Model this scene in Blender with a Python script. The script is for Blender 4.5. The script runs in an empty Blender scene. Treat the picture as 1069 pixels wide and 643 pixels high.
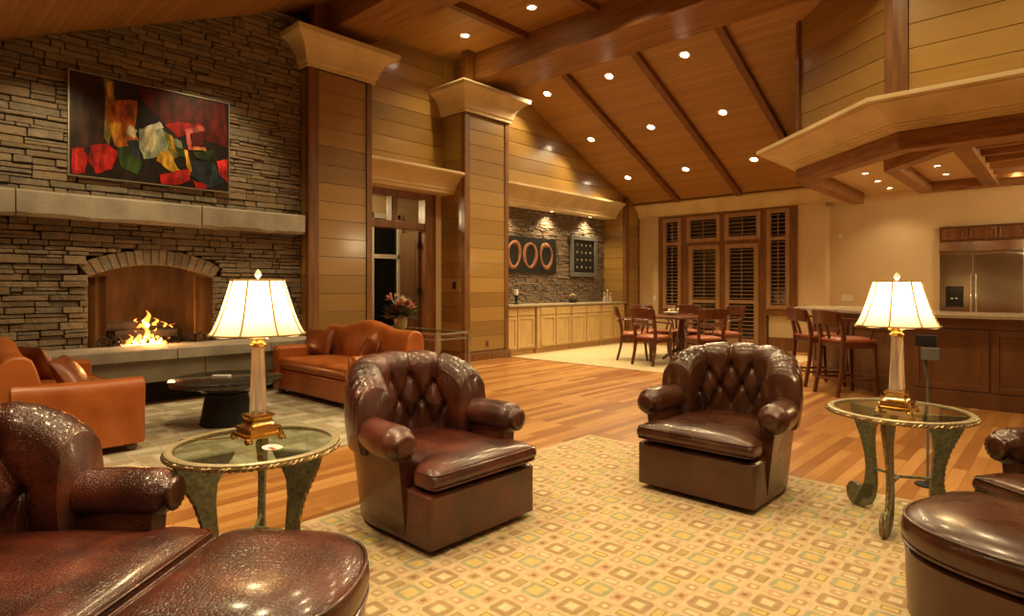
import bpy, bmesh, math, random
import numpy as np
from mathutils import Vector, Matrix
random.seed(7)
PI = math.pi
sc = bpy.context.scene
col = sc.collection

# ---------------------------------------------------------------- camera, world, exposure
cam_d = bpy.data.cameras.new('camera')
cam = bpy.data.objects.new('camera', cam_d); col.objects.link(cam)
cam.location = (0, 0, 1.22)
cam.rotation_euler = (PI/2, 0, math.radians(43))
cam_d.sensor_width = 36; cam_d.lens = 36*628/1069
cam_d.shift_y = -21.5/1069
cam_d.clip_start = 0.02
sc.camera = cam
w = bpy.data.worlds.new('night'); sc.world = w; w.use_nodes = True
w.node_tree.nodes['Background'].inputs[0].default_value = (0.35, 0.3, 0.3, 1)
w.node_tree.nodes['Background'].inputs[1].default_value = 0.02
sc.view_settings.view_transform = 'Standard'
sc.view_settings.look = 'None'
sc.view_settings.gamma = 1
sc.view_settings.use_curve_mapping = False
sc.view_settings.exposure = 0.70
WARM = (1.0, 0.765, 0.40)
K = 1.0                                   # overall lamp power

def add_light(name, kind, loc, power, color=WARM, size=0.05, target=None, spot=None, blend=0.6):
    d = bpy.data.lights.new(name, kind); d.energy = power*K; d.color = color
    if kind in ('POINT', 'SPOT'): d.shadow_soft_size = size
    if kind == 'SPOT': d.spot_size = math.radians(spot or 100); d.spot_blend = blend
    o = bpy.data.objects.new(name, d); col.objects.link(o); o.location = loc
    if target is not None:
        o.rotation_euler = (Vector(target)-Vector(loc)).to_track_quat('-Z', 'Y').to_euler()
    return o

# ---------------------------------------------------------------- materials
def s2l(c):
    return tuple((x/12.92 if x <= 0.04045 else ((x+0.055)/1.055)**2.4) for x in c)
def M(name, cols, rough=0.5, metal=0.0, coat=0.0, bump=0.0, bscale=60.0, bdist=0.004, stretch=(1, 1, 1), nscale=4.0,
      rnd=0.0, croc=False, emit=None, estr=1.0, rvar=0.0, detail=4.0, spec=0.5):
    m = bpy.data.materials.new(name); m.use_nodes = True
    nt = m.node_tree; N = nt.nodes; L = nt.links
    b = N['Principled BSDF']
    b.inputs['Roughness'].default_value = rough
    b.inputs['Metallic'].default_value = metal
    b.inputs['Specular IOR Level'].default_value = spec
    b.inputs['Coat Weight'].default_value = coat
    b.inputs['Coat Roughness'].default_value = 0.15
    tc = N.new('ShaderNodeTexCoord'); mp = N.new('ShaderNodeMapping')
    mp.inputs['Scale'].default_value = stretch
    L.new(tc.outputs['Object'], mp.inputs['Vector'])
    vec = mp.outputs['Vector']
    if rnd > 0:
        at0 = N.new('ShaderNodeAttribute'); at0.attribute_name = 'rnd'
        ad = N.new('ShaderNodeVectorMath'); ad.operation = 'ADD'
        sca = N.new('ShaderNodeVectorMath'); sca.operation = 'SCALE'; sca.inputs['Scale'].default_value = 37.0
        cmb = N.new('ShaderNodeCombineXYZ')
        for i in range(3): L.new(at0.outputs['Fac'], cmb.inputs[i])
        L.new(cmb.outputs[0], sca.inputs[0]); L.new(vec, ad.inputs[0]); L.new(sca.outputs[0], ad.inputs[1])
        vec = ad.outputs[0]
    no = N.new('ShaderNodeTexNoise'); no.inputs['Scale'].default_value = nscale; no.inputs['Detail'].default_value = detail
    L.new(vec, no.inputs['Vector'])
    fac = no.outputs['Fac']
    if len(cols) == 1:
        b.inputs['Base Color'].default_value = (*cols[0], 1)
    else:
        ra = N.new('ShaderNodeValToRGB')
        el = ra.color_ramp.elements
        lo, hi = (0.0, 1.0) if rnd > 0 else (0.3, 0.7)
        n = len(cols)
        el[0].position = lo; el[0].color = (*cols[0], 1)
        el[1].position = hi; el[1].color = (*cols[-1], 1)
        for i in range(1, n-1):
            e = el.new(lo+(hi-lo)*i/(n-1)); e.color = (*cols[i], 1)
        if rnd > 0:
            mx = N.new('ShaderNodeMix'); mx.data_type = 'FLOAT'; mx.inputs[0].default_value = rnd
            L.new(fac, mx.inputs[2]); L.new(at0.outputs['Fac'], mx.inputs[3]); L.new(mx.outputs[0], ra.inputs[0])
        else:
            L.new(fac, ra.inputs[0])
        L.new(ra.outputs['Color'], b.inputs['Base Color'])
    if rvar > 0:
        mr = N.new('ShaderNodeMapRange'); mr.inputs[1].default_value = 0.3; mr.inputs[2].default_value = 0.7
        mr.inputs[3].default_value = max(0.02, rough-rvar); mr.inputs[4].default_value = min(1, rough+rvar)
        L.new(fac, mr.inputs[0]); L.new(mr.outputs[0], b.inputs['Roughness'])
    if bump > 0:
        bp = N.new('ShaderNodeBump'); bp.inputs['Strength'].default_value = bump; bp.inputs['Distance'].default_value = bdist
        if croc:
            vo = N.new('ShaderNodeTexVoronoi'); vo.feature = 'DISTANCE_TO_EDGE'; vo.inputs['Scale'].default_value = bscale; vo.inputs['Randomness'].default_value = .65
            mp2 = N.new('ShaderNodeMapping'); mp2.inputs['Scale'].default_value = (1, 1, 1.7)
            L.new(tc.outputs['Object'], mp2.inputs['Vector']); L.new(mp2.outputs[0], vo.inputs['Vector'])
            mr2 = N.new('ShaderNodeMapRange'); mr2.inputs[1].default_value = 0.0; mr2.inputs[2].default_value = 0.22
            L.new(vo.outputs['Distance'], mr2.inputs[0]); L.new(mr2.outputs[0], bp.inputs['Height'])
            mx3 = N.new('ShaderNodeMix'); mx3.data_type = 'RGBA'; mx3.blend_type = 'MULTIPLY'; mx3.inputs[0].default_value = 1
            mr3 = N.new('ShaderNodeMapRange'); mr3.inputs[3].default_value = 0.5; mr3.inputs[2].default_value = 0.12
            L.new(vo.outputs['Distance'], mr3.inputs[0])
            L.new(ra.outputs['Color'], mx3.inputs[6]); L.new(mr3.outputs[0], mx3.inputs[7]); L.new(mx3.outputs[2], b.inputs['Base Color'])
        else:
            n2 = N.new('ShaderNodeTexNoise'); n2.inputs['Scale'].default_value = bscale; n2.inputs['Detail'].default_value = 5
            L.new(vec, n2.inputs['Vector']); L.new(n2.outputs['Fac'], bp.inputs['Height'])
        L.new(bp.outputs[0], b.inputs['Normal'])
    if emit:
        b.inputs['Emission Color'].default_value = (*emit, 1); b.inputs['Emission Strength'].default_value = estr
    return m

def glassmat(name, color=(1, 1, 1), rough=0.0, ior=1.45, thin=False, tint=0.85):
    m = bpy.data.materials.new(name); m.use_nodes = True
    nt = m.node_tree; N = nt.nodes; L = nt.links
    if thin:
        for n in list(N): N.remove(n)
        out = N.new('ShaderNodeOutputMaterial'); mix = N.new('ShaderNodeMixShader')
        tr = N.new('ShaderNodeBsdfTransparent'); gl = N.new('ShaderNodeBsdfGlossy'); gl.inputs['Roughness'].default_value = 0.02
        tr.inputs[0].default_value = (*color, 1)
        fr = N.new('ShaderNodeFresnel'); fr.inputs[0].default_value = ior
        ge = N.new('ShaderNodeNewGeometry'); sb = N.new('ShaderNodeMath'); sb.operation = 'SUBTRACT'; sb.inputs[0].default_value = 1
        mu = N.new('ShaderNodeMath'); mu.operation = 'MULTIPLY'; L.new(ge.outputs['Backfacing'], sb.inputs[1]); L.new(sb.outputs[0], mu.inputs[0]); L.new(fr.outputs[0], mu.inputs[1])
        L.new(mu.outputs[0], mix.inputs[0]); L.new(tr.outputs[0], mix.inputs[1]); L.new(gl.outputs[0], mix.inputs[2])
        L.new(mix.outputs[0], out.inputs[0])
    else:
        b = N['Principled BSDF']; b.inputs['Base Color'].default_value = (*color, 1)
        b.inputs['Transmission Weight'].default_value = 1; b.inputs['Roughness'].default_value = rough; b.inputs['IOR'].default_value = ior
    return m

MT = {}
MT['board'] = M('golden_board_wood', [(.19, .10, .022), (.31, .175, .042), (.42, .25, .066)], rough=.38, rnd=.6, stretch=(.7, .7, 9), nscale=2.2, bump=.08, bscale=9, coat=.5)
MT['boardY'] = MT['board']
MT['ceil'] = M('cedar_ceiling_plank', [(.28, .135, .034), (.37, .185, .050), (.45, .235, .068)], rough=.45, rnd=.45, stretch=(.6, 12, 12), nscale=2.0, bump=.1, bscale=9)
MT['trim'] = M('brown_trim_wood', [(.12, .046, .011), (.18, .074, .020), (.24, .10, .028)], rough=.4, stretch=(6, 6, .6), nscale=3, bump=.2, bscale=20, coat=.1)
MT['beam'] = M('brown_beam_wood', [(.19, .078, .016), (.28, .125, .030), (.35, .165, .044)], rough=.5, stretch=(.5, 7, 7), nscale=3, bump=.6, bscale=14, bdist=.008)
MT['beamd'] = M('brown_beam_wood_level', [(.17, .068, .014), (.26, .112, .028), (.33, .15, .04)], rough=.5, stretch=(1, 1, 8), nscale=3, bump=.3, bscale=9, bdist=.006)
MT['rafter'] = M('dark_rafter_wood', [(.13, .042, .010), (.22, .08, .02)], rough=.5, stretch=(7, .5, 7), nscale=3, bump=.3, bscale=20)
MT['lime'] = M('carved_limestone', [(.52, .40, .20), (.64, .50, .275), (.70, .56, .32)], rough=.65, nscale=2.5, bump=.12, bscale=70)
MT['cream'] = M('cream_plaster', [(.60, .45, .25), (.66, .50, .28)], rough=.75, nscale=1.2, bump=.05, bscale=120)
MT['stone'] = M('ledge_stone', [(.085, .060, .036), (.18, .13, .08), (.27, .20, .125), (.15, .125, .095), (.38, .30, .19)], rough=.8, rnd=.62, nscale=9, bump=1.0, bscale=22, bdist=.02)
MT['stone2'] = M('ledge_stone_niche', [(.09, .06, .035), (.17, .12, .08), (.26, .18, .11), (.15, .12, .10), (.34, .25, .16)], rough=.75, rnd=.7, nscale=9, bump=.8, bscale=30, bdist=.008)
MT['mortar'] = M('dark_mortar', [(.03, .022, .015)], rough=.95)
MT['slab'] = M('honed_sandstone', [(.24, .21, .165), (.32, .285, .225), (.40, .355, .28)], rough=.7, nscale=3.5, bump=.5, bscale=30, bdist=.008, detail=8)
MT['slab2'] = M('grey_hearth_stone', [(.17, .145, .10), (.25, .215, .155)], rough=.5, nscale=3.5, bump=.3, bscale=30)
MT['dark'] = M('recess_shade_black', [(.012, .009, .007), (.03, .02, .015)], rough=.8, nscale=12, bump=.4, bscale=30)
MT['iron'] = M('black_iron', [(.015, .012, .01)], rough=.45, metal=.6)
MT['firebrick'] = M('firebox_panel', [(.13, .075, .035), (.20, .115, .055)], rough=.8, nscale=6, stretch=(3, 3, .6), bump=.3, bscale=30)
MT['mesh_curtain'] = M('bronze_mesh', [(.30, .15, .055), (.42, .22, .085)], rough=.5, metal=.2, nscale=30)
MT['croc'] = M('embossed_oxblood_leather', [(.030, .0065, .0035), (.075, .014, .006), (.15, .028, .009)], rough=.32, coat=.5, bump=.5, bscale=80, bdist=.0018, croc=True, nscale=5, rvar=.05)
MT['choc'] = M('smooth_brown_leather', [(.042, .012, .005), (.062, .018, .0075), (.085, .026, .010)], rough=.3, coat=.25, bump=.12, bscale=160, bdist=.002, nscale=6, rvar=.06)
MT['tan'] = M('cognac_leather', [(.30, .068, .010), (.40, .105, .017), (.46, .135, .024)], rough=.4, coat=.15, bump=.15, bscale=120, bdist=.003, nscale=4, rvar=.08)
MT['croctan'] = M('embossed_cognac_leather', [(.15, .032, .008), (.24, .06, .014), (.32, .09, .02)], rough=.33, coat=.25, bump=.3, bscale=60, bdist=.0015, croc=True, nscale=5)
MT['chairwood'] = M('mahogany_chair_wood', [(.075, .017, .006), (.13, .034, .012)], rough=.3, coat=.3, nscale=8, stretch=(3, 3, .8))
MT['seatleather'] = M('russet_seat_leather', [(.33, .09, .045), (.42, .13, .065)], rough=.35, nscale=8, bump=.1, bscale=90)
MT['maple'] = M('pale_maple', [(.50, .33, .135), (.60, .41, .18)], rough=.45, stretch=(4, 4, .7), nscale=4)
MT['counter'] = M('pale_stone_counter', [(.34, .27, .18), (.43, .35, .24)], rough=.25, nscale=14)
MT['island'] = M('island_brown_wood', [(.11, .042, .014), (.17, .068, .022)], rough=.4, stretch=(3, 3, .6), nscale=3, coat=.1)
MT['steel'] = M('brushed_steel', [(.62, .60, .56), (.72, .70, .66)], rough=.16, metal=1, stretch=(1, 1, 80), nscale=3, rvar=.05)
MT['blackgl'] = M('black_gloss', [(.012, .012, .012)], rough=.12)
MT['blackstone'] = M('black_polished_stone', [(.012, .012, .012), (.03, .03, .028)], rough=.12, nscale=12, coat=.5)
MT['blackmatte'] = M('charcoal_textured', [(.010, .010, .009), (.018, .017, .016)], rough=.6, spec=.25, nscale=20, bump=.2, bscale=80)
MT['brass'] = M('polished_brass', [(.85, .55, .18), (.95, .66, .26)], rough=.18, metal=1, nscale=20)
MT['tablemetal'] = M('verdigris_bronze', [(.13, .12, .075), (.22, .20, .125), (.30, .275, .18)], rough=.5, metal=.35, nscale=60, bump=.5, bscale=140, bdist=.002)
MT['rope'] = M('antique_rope_bronze', [(.22, .14, .06), (.42, .30, .15)], rough=.35, metal=.7, nscale=40)
MT['tablerim'] = M('pale_bronze_rim', [(.30, .25, .15), (.42, .36, .23)], rough=.4, metal=.4, nscale=50, bump=.2, bscale=120)
MT['glass'] = glassmat('table_glass', (.80, .86, .80), thin=True)
MT['pane'] = glassmat('window_glass', (.9, .9, .9), thin=True)
MT['crystal'] = glassmat('crystal', (1, .88, .80), ior=1.4, rough=.12)
MT['crystal'].node_tree.nodes['Principled BSDF'].inputs['Transmission Weight'].default_value = .72
MT['bulbmetal'] = M('downlight_trim', [(.7, .6, .45)], rough=.4)
MT['white'] = M('white_plastic', [(.75, .7, .6)], rough=.5)
MT['paper'] = M('white_ceramic', [(.78, .75, .7)], rough=.3)
MT['green'] = M('leaf_green', [(.03, .06, .02), (.08, .12, .04)], rough=.5)
MT['pink'] = M('pink_petal', [(.50, .16, .13), (.65, .28, .22)], rough=.6)
MT['cream_petal'] = M('cream_petal', [(.7, .6, .4)], rough=.6)
MT['burgundy'] = M('burgundy_leaf', [(.12, .03, .03), (.22, .08, .07)], rough=.6)
MT['shutter'] = M('shutter_wood', [(.30, .165, .075), (.40, .23, .115)], rough=.45, stretch=(4, 4, .8), nscale=3)
MT['greymetal'] = M('satin_nickel', [(.42, .38, .30)], rough=.35, metal=.8)
MT['darkdoor'] = M('dark_walnut_door', [(.05, .018, .007), (.09, .033, .012)], rough=.4, stretch=(4, 4, .5), nscale=3)
MT['log'] = M('charred_log', [(.010, .006, .004), (.04, .022, .014)], rough=.9, nscale=14, bump=.8, bscale=20, bdist=.01)
MT['greybox'] = M('grey_plastic', [(.12, .12, .11)], rough=.5)
MT['terra'] = M('terracotta_ring', [(.20, .075, .03), (.34, .14, .06)], rough=.7, nscale=18)
MT['flame1'] = M('flame_orange', [(.9, .3, .05)], emit=(1.0, .33, .05), estr=1.1)
MT['flame2'] = M('flame_yellow', [(1, .7, .3)], emit=(1.0, .62, .22), estr=2.6)
MT['ember'] = M('glowing_ember', [(.6, .15, .03)], emit=(1.0, .30, .06), estr=4.0)
MT['lens'] = M('lit_downlight_lens', [(1, .9, .7)], emit=(1.0, .80, .52), estr=30.0)
MT['lens_s'] = M('lit_small_downlight_lens', [(1, .9, .7)], emit=(1.0, .80, .50), estr=14.0)

def shade_mat():
    m = bpy.data.materials.new('pleated_cream_silk'); m.use_nodes = True
    nt = m.node_tree; N = nt.nodes; L = nt.links
    for n in list(N): N.remove(n)
    out = N.new('ShaderNodeOutputMaterial'); add = N.new('ShaderNodeAddShader')
    mix = N.new('ShaderNodeMixShader'); mix.inputs[0].default_value = .6
    d = N.new('ShaderNodeBsdfDiffuse'); t = N.new('ShaderNodeBsdfTranslucent'); e = N.new('ShaderNodeEmission')
    d.inputs[0].default_value = (.85, .72, .48, 1); t.inputs[0].default_value = (.9, .74, .46, 1)
    e.inputs[0].default_value = (1, .76, .40, 1); e.inputs[1].default_value = .12
    L.new(d.outputs[0], mix.inputs[1]); L.new(t.outputs[0], mix.inputs[2]); L.new(mix.outputs[0], add.inputs[0])
    L.new(e.outputs[0], add.inputs[1]); L.new(add.outputs[0], out.inputs[0])
    return m
MT['shade'] = shade_mat()
MT['shadetrim'] = M('gold_shade_braid', [(.35, .20, .06)], rough=.6)

def floor_mat():
    m = bpy.data.materials.new('hickory_floor_boards'); m.use_nodes = True
    nt = m.node_tree; N = nt.nodes; L = nt.links; b = N['Principled BSDF']
    tc = N.new('ShaderNodeTexCoord'); mp = N.new('ShaderNodeMapping'); mp.inputs['Rotation'].default_value = (0, 0, PI/2)
    L.new(tc.outputs['Object'], mp.inputs['Vector'])
    br = N.new('ShaderNodeTexBrick'); br.offset = .37; br.offset_frequency = 2; br.squash = 1
    br.inputs['Scale'].default_value = 1; br.inputs['Mortar Size'].default_value = .0012; br.inputs['Mortar Smooth'].default_value = 0
    br.inputs['Brick Width'].default_value = 1.25; br.inputs['Row Height'].default_value = .085
    br.inputs['Color1'].default_value = (0, 0, 0, 1); br.inputs['Color2'].default_value = (1, 1, 1, 1); br.inputs['Mortar'].default_value = (0, 0, 0, 1)
    L.new(mp.outputs[0], br.inputs['Vector'])
    no = N.new('ShaderNodeTexNoise'); no.inputs['Scale'].default_value = 2.5; no.inputs['Detail'].default_value = 6; no.inputs['Distortion'].default_value = .8
    mp2 = N.new('ShaderNodeMapping'); mp2.inputs['Scale'].default_value = (9, .9, 1)
    L.new(tc.outputs['Object'], mp2.inputs['Vector']); L.new(mp2.outputs[0], no.inputs['Vector'])
    mx = N.new('ShaderNodeMix'); mx.data_type = 'FLOAT'; mx.inputs[0].default_value = .38
    L.new(br.outputs['Color'], mx.inputs[2]); L.new(no.outputs['Fac'], mx.inputs[3])
    ra = N.new('ShaderNodeValToRGB'); el = ra.color_ramp.elements
    el[0].position = .1; el[0].color = (.22, .075, .018, 1)
    el[1].position = .95; el[1].color = (.62, .34, .12, 1)
    for p, c in ((.35, (.36, .145, .037)), (.55, (.44, .20, .055)), (.75, (.54, .27, .085))):
        e = el.new(p); e.color = (*c, 1)
    L.new(mx.outputs[0], ra.inputs[0])
    mo = N.new('ShaderNodeMix'); mo.data_type = 'RGBA'; mo.blend_type = 'MIX'
    L.new(br.outputs['Fac'], mo.inputs[0]); L.new(ra.outputs[0], mo.inputs[6]); mo.inputs[7].default_value = (.12, .04, .01, 1)
    L.new(mo.outputs[2], b.inputs['Base Color'])
    b.inputs['Roughness'].default_value = .32; b.inputs['Coat Weight'].default_value = .15
    return m
MT['floor'] = floor_mat()

# ---------------------------------------------------------------- mesh helpers
class MB:
    def __init__(s): s.v = []; s.f = []; s.r = []; s.mi = []
    def add(s, verts, faces, rnd=None, mi=0):
        o = len(s.v); s.v += [tuple(p) for p in verts]
        if rnd is None: rnd = random.random()
        for f in faces: s.f.append(tuple(i+o for i in f)); s.r.append(rnd); s.mi.append(mi)
        return s
    def obox(s, o, U, V, W, rnd=None, mi=0):
        o = Vector(o); U = Vector(U); V = Vector(V); W = Vector(W)
        p = [o, o+U, o+U+V, o+V, o+W, o+U+W, o+U+V+W, o+V+W]
        fs = [(0, 3, 2, 1), (4, 5, 6, 7), (0, 1, 5, 4), (1, 2, 6, 5), (2, 3, 7, 6), (3, 0, 4, 7)]
        if U.cross(V).dot(W) < 0: fs = [tuple(reversed(f)) for f in fs]
        return s.add(p, fs, rnd, mi)
    def box(s, x0, x1, y0, y1, z0, z1, rnd=None, mi=0):
        return s.obox((x0, y0, z0), (x1-x0, 0, 0), (0, y1-y0, 0), (0, 0, z1-z0), rnd, mi)
    def loft(s, rings, closed=True, cap0=True, cap1=True, rnd=None, mi=0):
        n = len(rings[0]); vs = [p for r in rings for p in r]; fs = []
        for k in range(len(rings)-1):
            for i in range(n if closed else n-1):
                j = (i+1) % n
                fs.append((k*n+i, k*n+j, (k+1)*n+j, (k+1)*n+i))
        if cap0: fs.append(tuple(reversed(range(n))))
        if cap1: fs.append(tuple((len(rings)-1)*n+i for i in range(n)))
        return s.add(vs, fs, rnd, mi)
    def lathe(s, prof, c=(0, 0, 0), seg=24, rnd=None, mi=0, squash=1.0, cap=True):
        rings = [[(c[0]+r*math.cos(2*PI*i/seg), c[1]+r*squash*math.sin(2*PI*i/seg), c[2]+z) for i in range(seg)] for r, z in prof]
        return s.loft(rings, True, cap, cap, rnd, mi)
    def tube(s, path, r, seg=8, rnd=None, mi=0, closed=False):
        P = [Vector(p) for p in path]; n = len(P); rings = []
        rr = r if isinstance(r, (list, tuple)) else [r]*n
        ref = None
        for i in range(n):
            if closed: t = P[(i+1) % n]-P[i-1]
            else: t = P[min(i+1, n-1)]-P[max(i-1, 0)]
            t.normalize()
            if ref is None:
                ref = Vector((0, 0, 1)) if abs(t.z) < .9 else Vector((1, 0, 0))
            a = ref - t*ref.dot(t); a.normalize(); ref = a; b = t.cross(a)
            rings.append([tuple(P[i]+(a*math.cos(2*PI*k/seg)+b*math.sin(2*PI*k/seg))*rr[i]) for k in range(seg)])
        if closed:
            rings.append(rings[0]); return s.loft(rings, True, False, False, rnd, mi)
        return s.loft(rings, True, True, True, rnd, mi)
    def prism(s, poly, z0, z1, rnd=None, mi=0):
        return s.loft([[(x, y, z0) for x, y in poly], [(x, y, z1) for x, y in poly]], rnd=rnd, mi=mi)
    def build(s, name, mats, parent=None, smooth=False, bevel=0, bseg=2, loc=None, rz=None, subsurf=0):
        me = bpy.data.meshes.new(name); me.from_pydata(s.v, [], s.f); me.validate(verbose=False)
        if not isinstance(mats, (list, tuple)): mats = [mats]
        for m in mats: me.materials.append(MT[m] if isinstance(m, str) else m)
        if len(me.polygons) == len(s.f):
            a = me.attributes.new('rnd', 'FLOAT', 'FACE'); a.data.foreach_set('value', s.r)
            me.polygons.foreach_set('material_index', s.mi)
        bm = bmesh.new(); bm.from_mesh(me); bmesh.ops.recalc_face_normals(bm, faces=bm.faces); bm.to_mesh(me); bm.free()
        if smooth:
            me.polygons.foreach_set('use_smooth', [True]*len(me.polygons))
            try: me.set_sharp_from_angle(angle=math.radians(smooth if smooth is not True else 50))
            except Exception: pass
        o = bpy.data.objects.new(name, me); col.objects.link(o)
        if parent: o.parent = parent
        if loc: o.location = loc
        if rz: o.rotation_euler = (0, 0, rz)
        if bevel:
            md = o.modifiers.new('bevel', 'BEVEL'); md.width = bevel; md.segments = bseg; md.limit_method = 'ANGLE'; md.angle_limit = math.radians(40)
        if subsurf:
            md = o.modifiers.new('sub', 'SUBSURF'); md.levels = subsurf; md.render_levels = subsurf
        return o

def tag(o, label=None, cat=None, group=None, kind=None):
    if label: o['label'] = label
    if cat: o['category'] = cat
    if group: o['group'] = group
    if kind: o['kind'] = kind
    return o
def empty(name, loc, label=None, cat=None, group=None, rz=0, kind=None):
    o = bpy.data.objects.new(name, None); col.objects.link(o); o.location = loc; o.rotation_euler = (0, 0, rz)
    o.empty_display_size = .1
    return tag(o, label, cat, group, kind)
def copy_tree(o, parent=None):
    c = o.copy(); col.objects.link(c); c.parent = parent
    for ch in list(o.children): copy_tree(ch, c)
    return c
def place(proto, loc, rz, label, first):
    o = proto if first else copy_tree(proto)
    o.location = loc; o.rotation_euler = (0, 0, rz); o['label'] = label
    return o
def struct(o): o['kind'] = 'structure'; return o
def offs(path, e, closed=False):
    """offset a 2D polyline to its left by e, mitred"""
    n = len(path); out = []
    for i in range(n):
        p = Vector(path[i])
        def nrm(a, b):
            d = (Vector(b)-Vector(a)).normalized(); return Vector((-d.y, d.x))
        if closed or 0 < i < n-1:
            n1 = nrm(path[i-1], path[i]); n2 = nrm(path[i], path[(i+1) % n])
            m = (n1+n2); m = m/(1+n1.dot(n2)); out.append(p+m*e)
        elif i == 0: out.append(p+nrm(path[0], path[1])*e)
        else: out.append(p+nrm(path[-2], path[-1])*e)
    return out
def sweep(mb, path, prof, closed=False):
    """profile points (offset, z) swept along a plan polyline (offset to its left)"""
    rings = []
    cols_ = [offs(path, e, closed) for e, z in prof]
    n = len(path); m = len(prof)
    for i in range(n):
        rings.append([(cols_[k][i].x, cols_[k][i].y, prof[k][1]) for k in range(m)])
    if closed: rings.append(rings[0])
    mb.loft(rings, True, not closed, not closed)
    return mb
def sgnpow(c, e): return math.copysign(abs(c)**e, c)

# ================================================================ STRUCTURE
# ---- floor
mb = MB(); mb.box(-10.2, 3.4, -3.4, 12.8, -.1, 0); struct(mb.build('floor', 'floor'))

# ---- board-clad surfaces
def boards(mb, o, U, V, bw, gap, thick, N_, breaks=None):
    """horizontal boards: U = full run vector, V = stacking unit vector * total height, N_ = outward unit normal"""
    o = Vector(o); U = Vector(U); V = Vector(V); N_ = Vector(N_)
    H = V.length; v = V.normalized(); L = U.length; u = U.normalized()
    k = 0
    while k*bw < H-1e-4:
        h = min(bw, H-k*bw)-gap
        if h > .004:
            segs = [(0, L)]
            if breaks:
                cuts = [0]; x = random.uniform(.2, 1)*breaks
                while x < L: cuts.append(x); x += random.uniform(.6, 1.3)*breaks
                cuts.append(L); segs = list(zip(cuts[:-1], cuts[1:]))
            for a, b_ in segs:
                mb.obox(o+v*(k*bw)+u*a, u*(b_-a-.001), v*h, N_*thick)
        k += 1
def backing(mb, o, U, V, N_, t=.03): mb.obox(o, U, V, Vector(N_)*(-t))

PX = -7.24
# fireplace wall of ledge stone ------------------------------------------------
FX = -7.46                 # face of the stone
oy0, oy1, ospr, ocr, obot = 1.56, 2.80, 1.33, 1.47, .50     # firebox opening
ocy = (oy0+oy1)/2; ohw = (oy1-oy0)/2
def arch_z(y, off=0):
    t = (y-ocy)/(ohw+off)
    if abs(t) > 1: return -1
    return ospr+off*.9+(ocr-ospr)*(1-t*t)
def stone_wall(mb, y0, y1, z0, z1, face, hmin, hmax, wmin, wmax, hole=None, depth=.10, jit=.03):
    z = z0
    while z < z1:
        h = random.uniform(hmin, hmax); y = y0-random.uniform(0, wmax)
        while y < y1:
            w_ = random.uniform(wmin, wmax); a = max(y, y0); b_ = min(y+w_, y1); y += w_
            if b_-a < .02: continue
            sub = [(z, h)]
            if h > hmax*.75 and random.random() < .5:
                q = random.uniform(.35, .65)*h; sub = [(z, q), (z+q, h-q)]
            for zz, hh in sub:
                g = .004
                segs = [(a, b_)]
                if hole: segs = hole(a, b_, zz, zz+hh)
                for (sa, sb) in segs:
                    if sb-sa < .015: continue
                    j = random.uniform(0, jit); t = random.uniform(-.003, .003)
                    mb.obox((face-depth, sa+g, zz+g), (depth+j, 0, 0), (0, sb-sa-2*g, t*2), (0, t*.5, hh-2*g))
        z += h
VOUS = .17
def fhole(a, b, z0, z1):
    zm = (z0+z1)/2
    if zm < ospr: lo, hi = oy0, oy1
    else:
        def zo(t): return ospr+(ocr-ospr)*(1-t*t)+VOUS*(1-.25*t*t)
        if zm > zo(0)-.01: return [(a, b)]
        t = 1.0
        while t > 0 and zo(t) < zm-.012: t -= .02
        hw = t*(ohw+.09); lo, hi = ocy-hw, ocy+hw
    out = []
    if a < lo: out.append((a, min(b, lo)))
    if b > hi: out.append((max(a, hi), b))
    return out
mb = MB()
stone_wall(mb, -.9, 3.9, 0, 4.75, FX, .035, .095, .08, .40, fhole, jit=.04)
# arch voussoirs
nv_ = 17
for i in range(nv_):
    t0 = -1+2*i/nv_; t1 = -1+2*(i+1)/nv_
    def pt(t, off):
        y = ocy+t*(ohw+.09*off/VOUS); z = ospr+(ocr-ospr)*(1-t*t)+off*(1-.25*t*t); return y, z
    (ya, za), (yb, zb) = pt(t0, 0), pt(t1, 0); (yc, zc), (yd, zd) = pt(t1, VOUS+random.uniform(-.02, .01)), pt(t0, VOUS)
    j = random.uniform(0, .02); x0, x1 = FX-.1, FX+.005+j; g = .003
    P = [(ya+g, za), (yb-g, zb), (yc-g, zc), (yd+g, zd)]
    mb.add([(x0, y, z) for y, z in P]+[(x1, y, z) for y, z in P], [(0, 3, 2, 1), (4, 5, 6, 7), (0, 1, 5, 4), (1, 2, 6, 5), (2, 3, 7, 6), (3, 0, 4, 7)])
ws = mb.build('wall_left', 'stone', bevel=.006, bseg=1); struct(ws)
mbk = MB()
mbk.box(FX-.2, FX-.08, -.9, oy0-.02, 0, 4.9); mbk.box(FX-.2, FX-.08, oy1+.02, 3.92, 0, 4.9); mbk.box(FX-.2, FX-.08, oy0-.03, oy1+.03, ocr+.03, 4.9)
mbk.box(FX-.2, FX-.08, oy0-.03, oy1+.03, 0, obot)
struct(mbk.build('wall_left_core', 'mortar'))
# firebox interior
fb = MB()
bx = FX-.62; yi0, yi1 = oy0+.14, oy1-.14
fb.box(bx-.05, bx, yi0-.02, yi1+.02, .45, 1.75)
fb.obox((FX-.04, oy0-.02, .45), (bx-FX+.04, .16, 0), (0, -.04, 0), (0, 0, 1.3))
fb.obox((FX-.04, oy1+.02, .45), (bx-FX+.04, -.16, 0), (0, .04, 0), (0, 0, 1.3))
fb.box(bx-.05, FX-.1, oy0-.05, oy1+.05, 1.70, 1.76)
fb.box(bx-.05, FX+.0, oy0-.05, oy1+.05, .48, .555)
struct(fb.build('wall_firebox', 'firebrick'))

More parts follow.
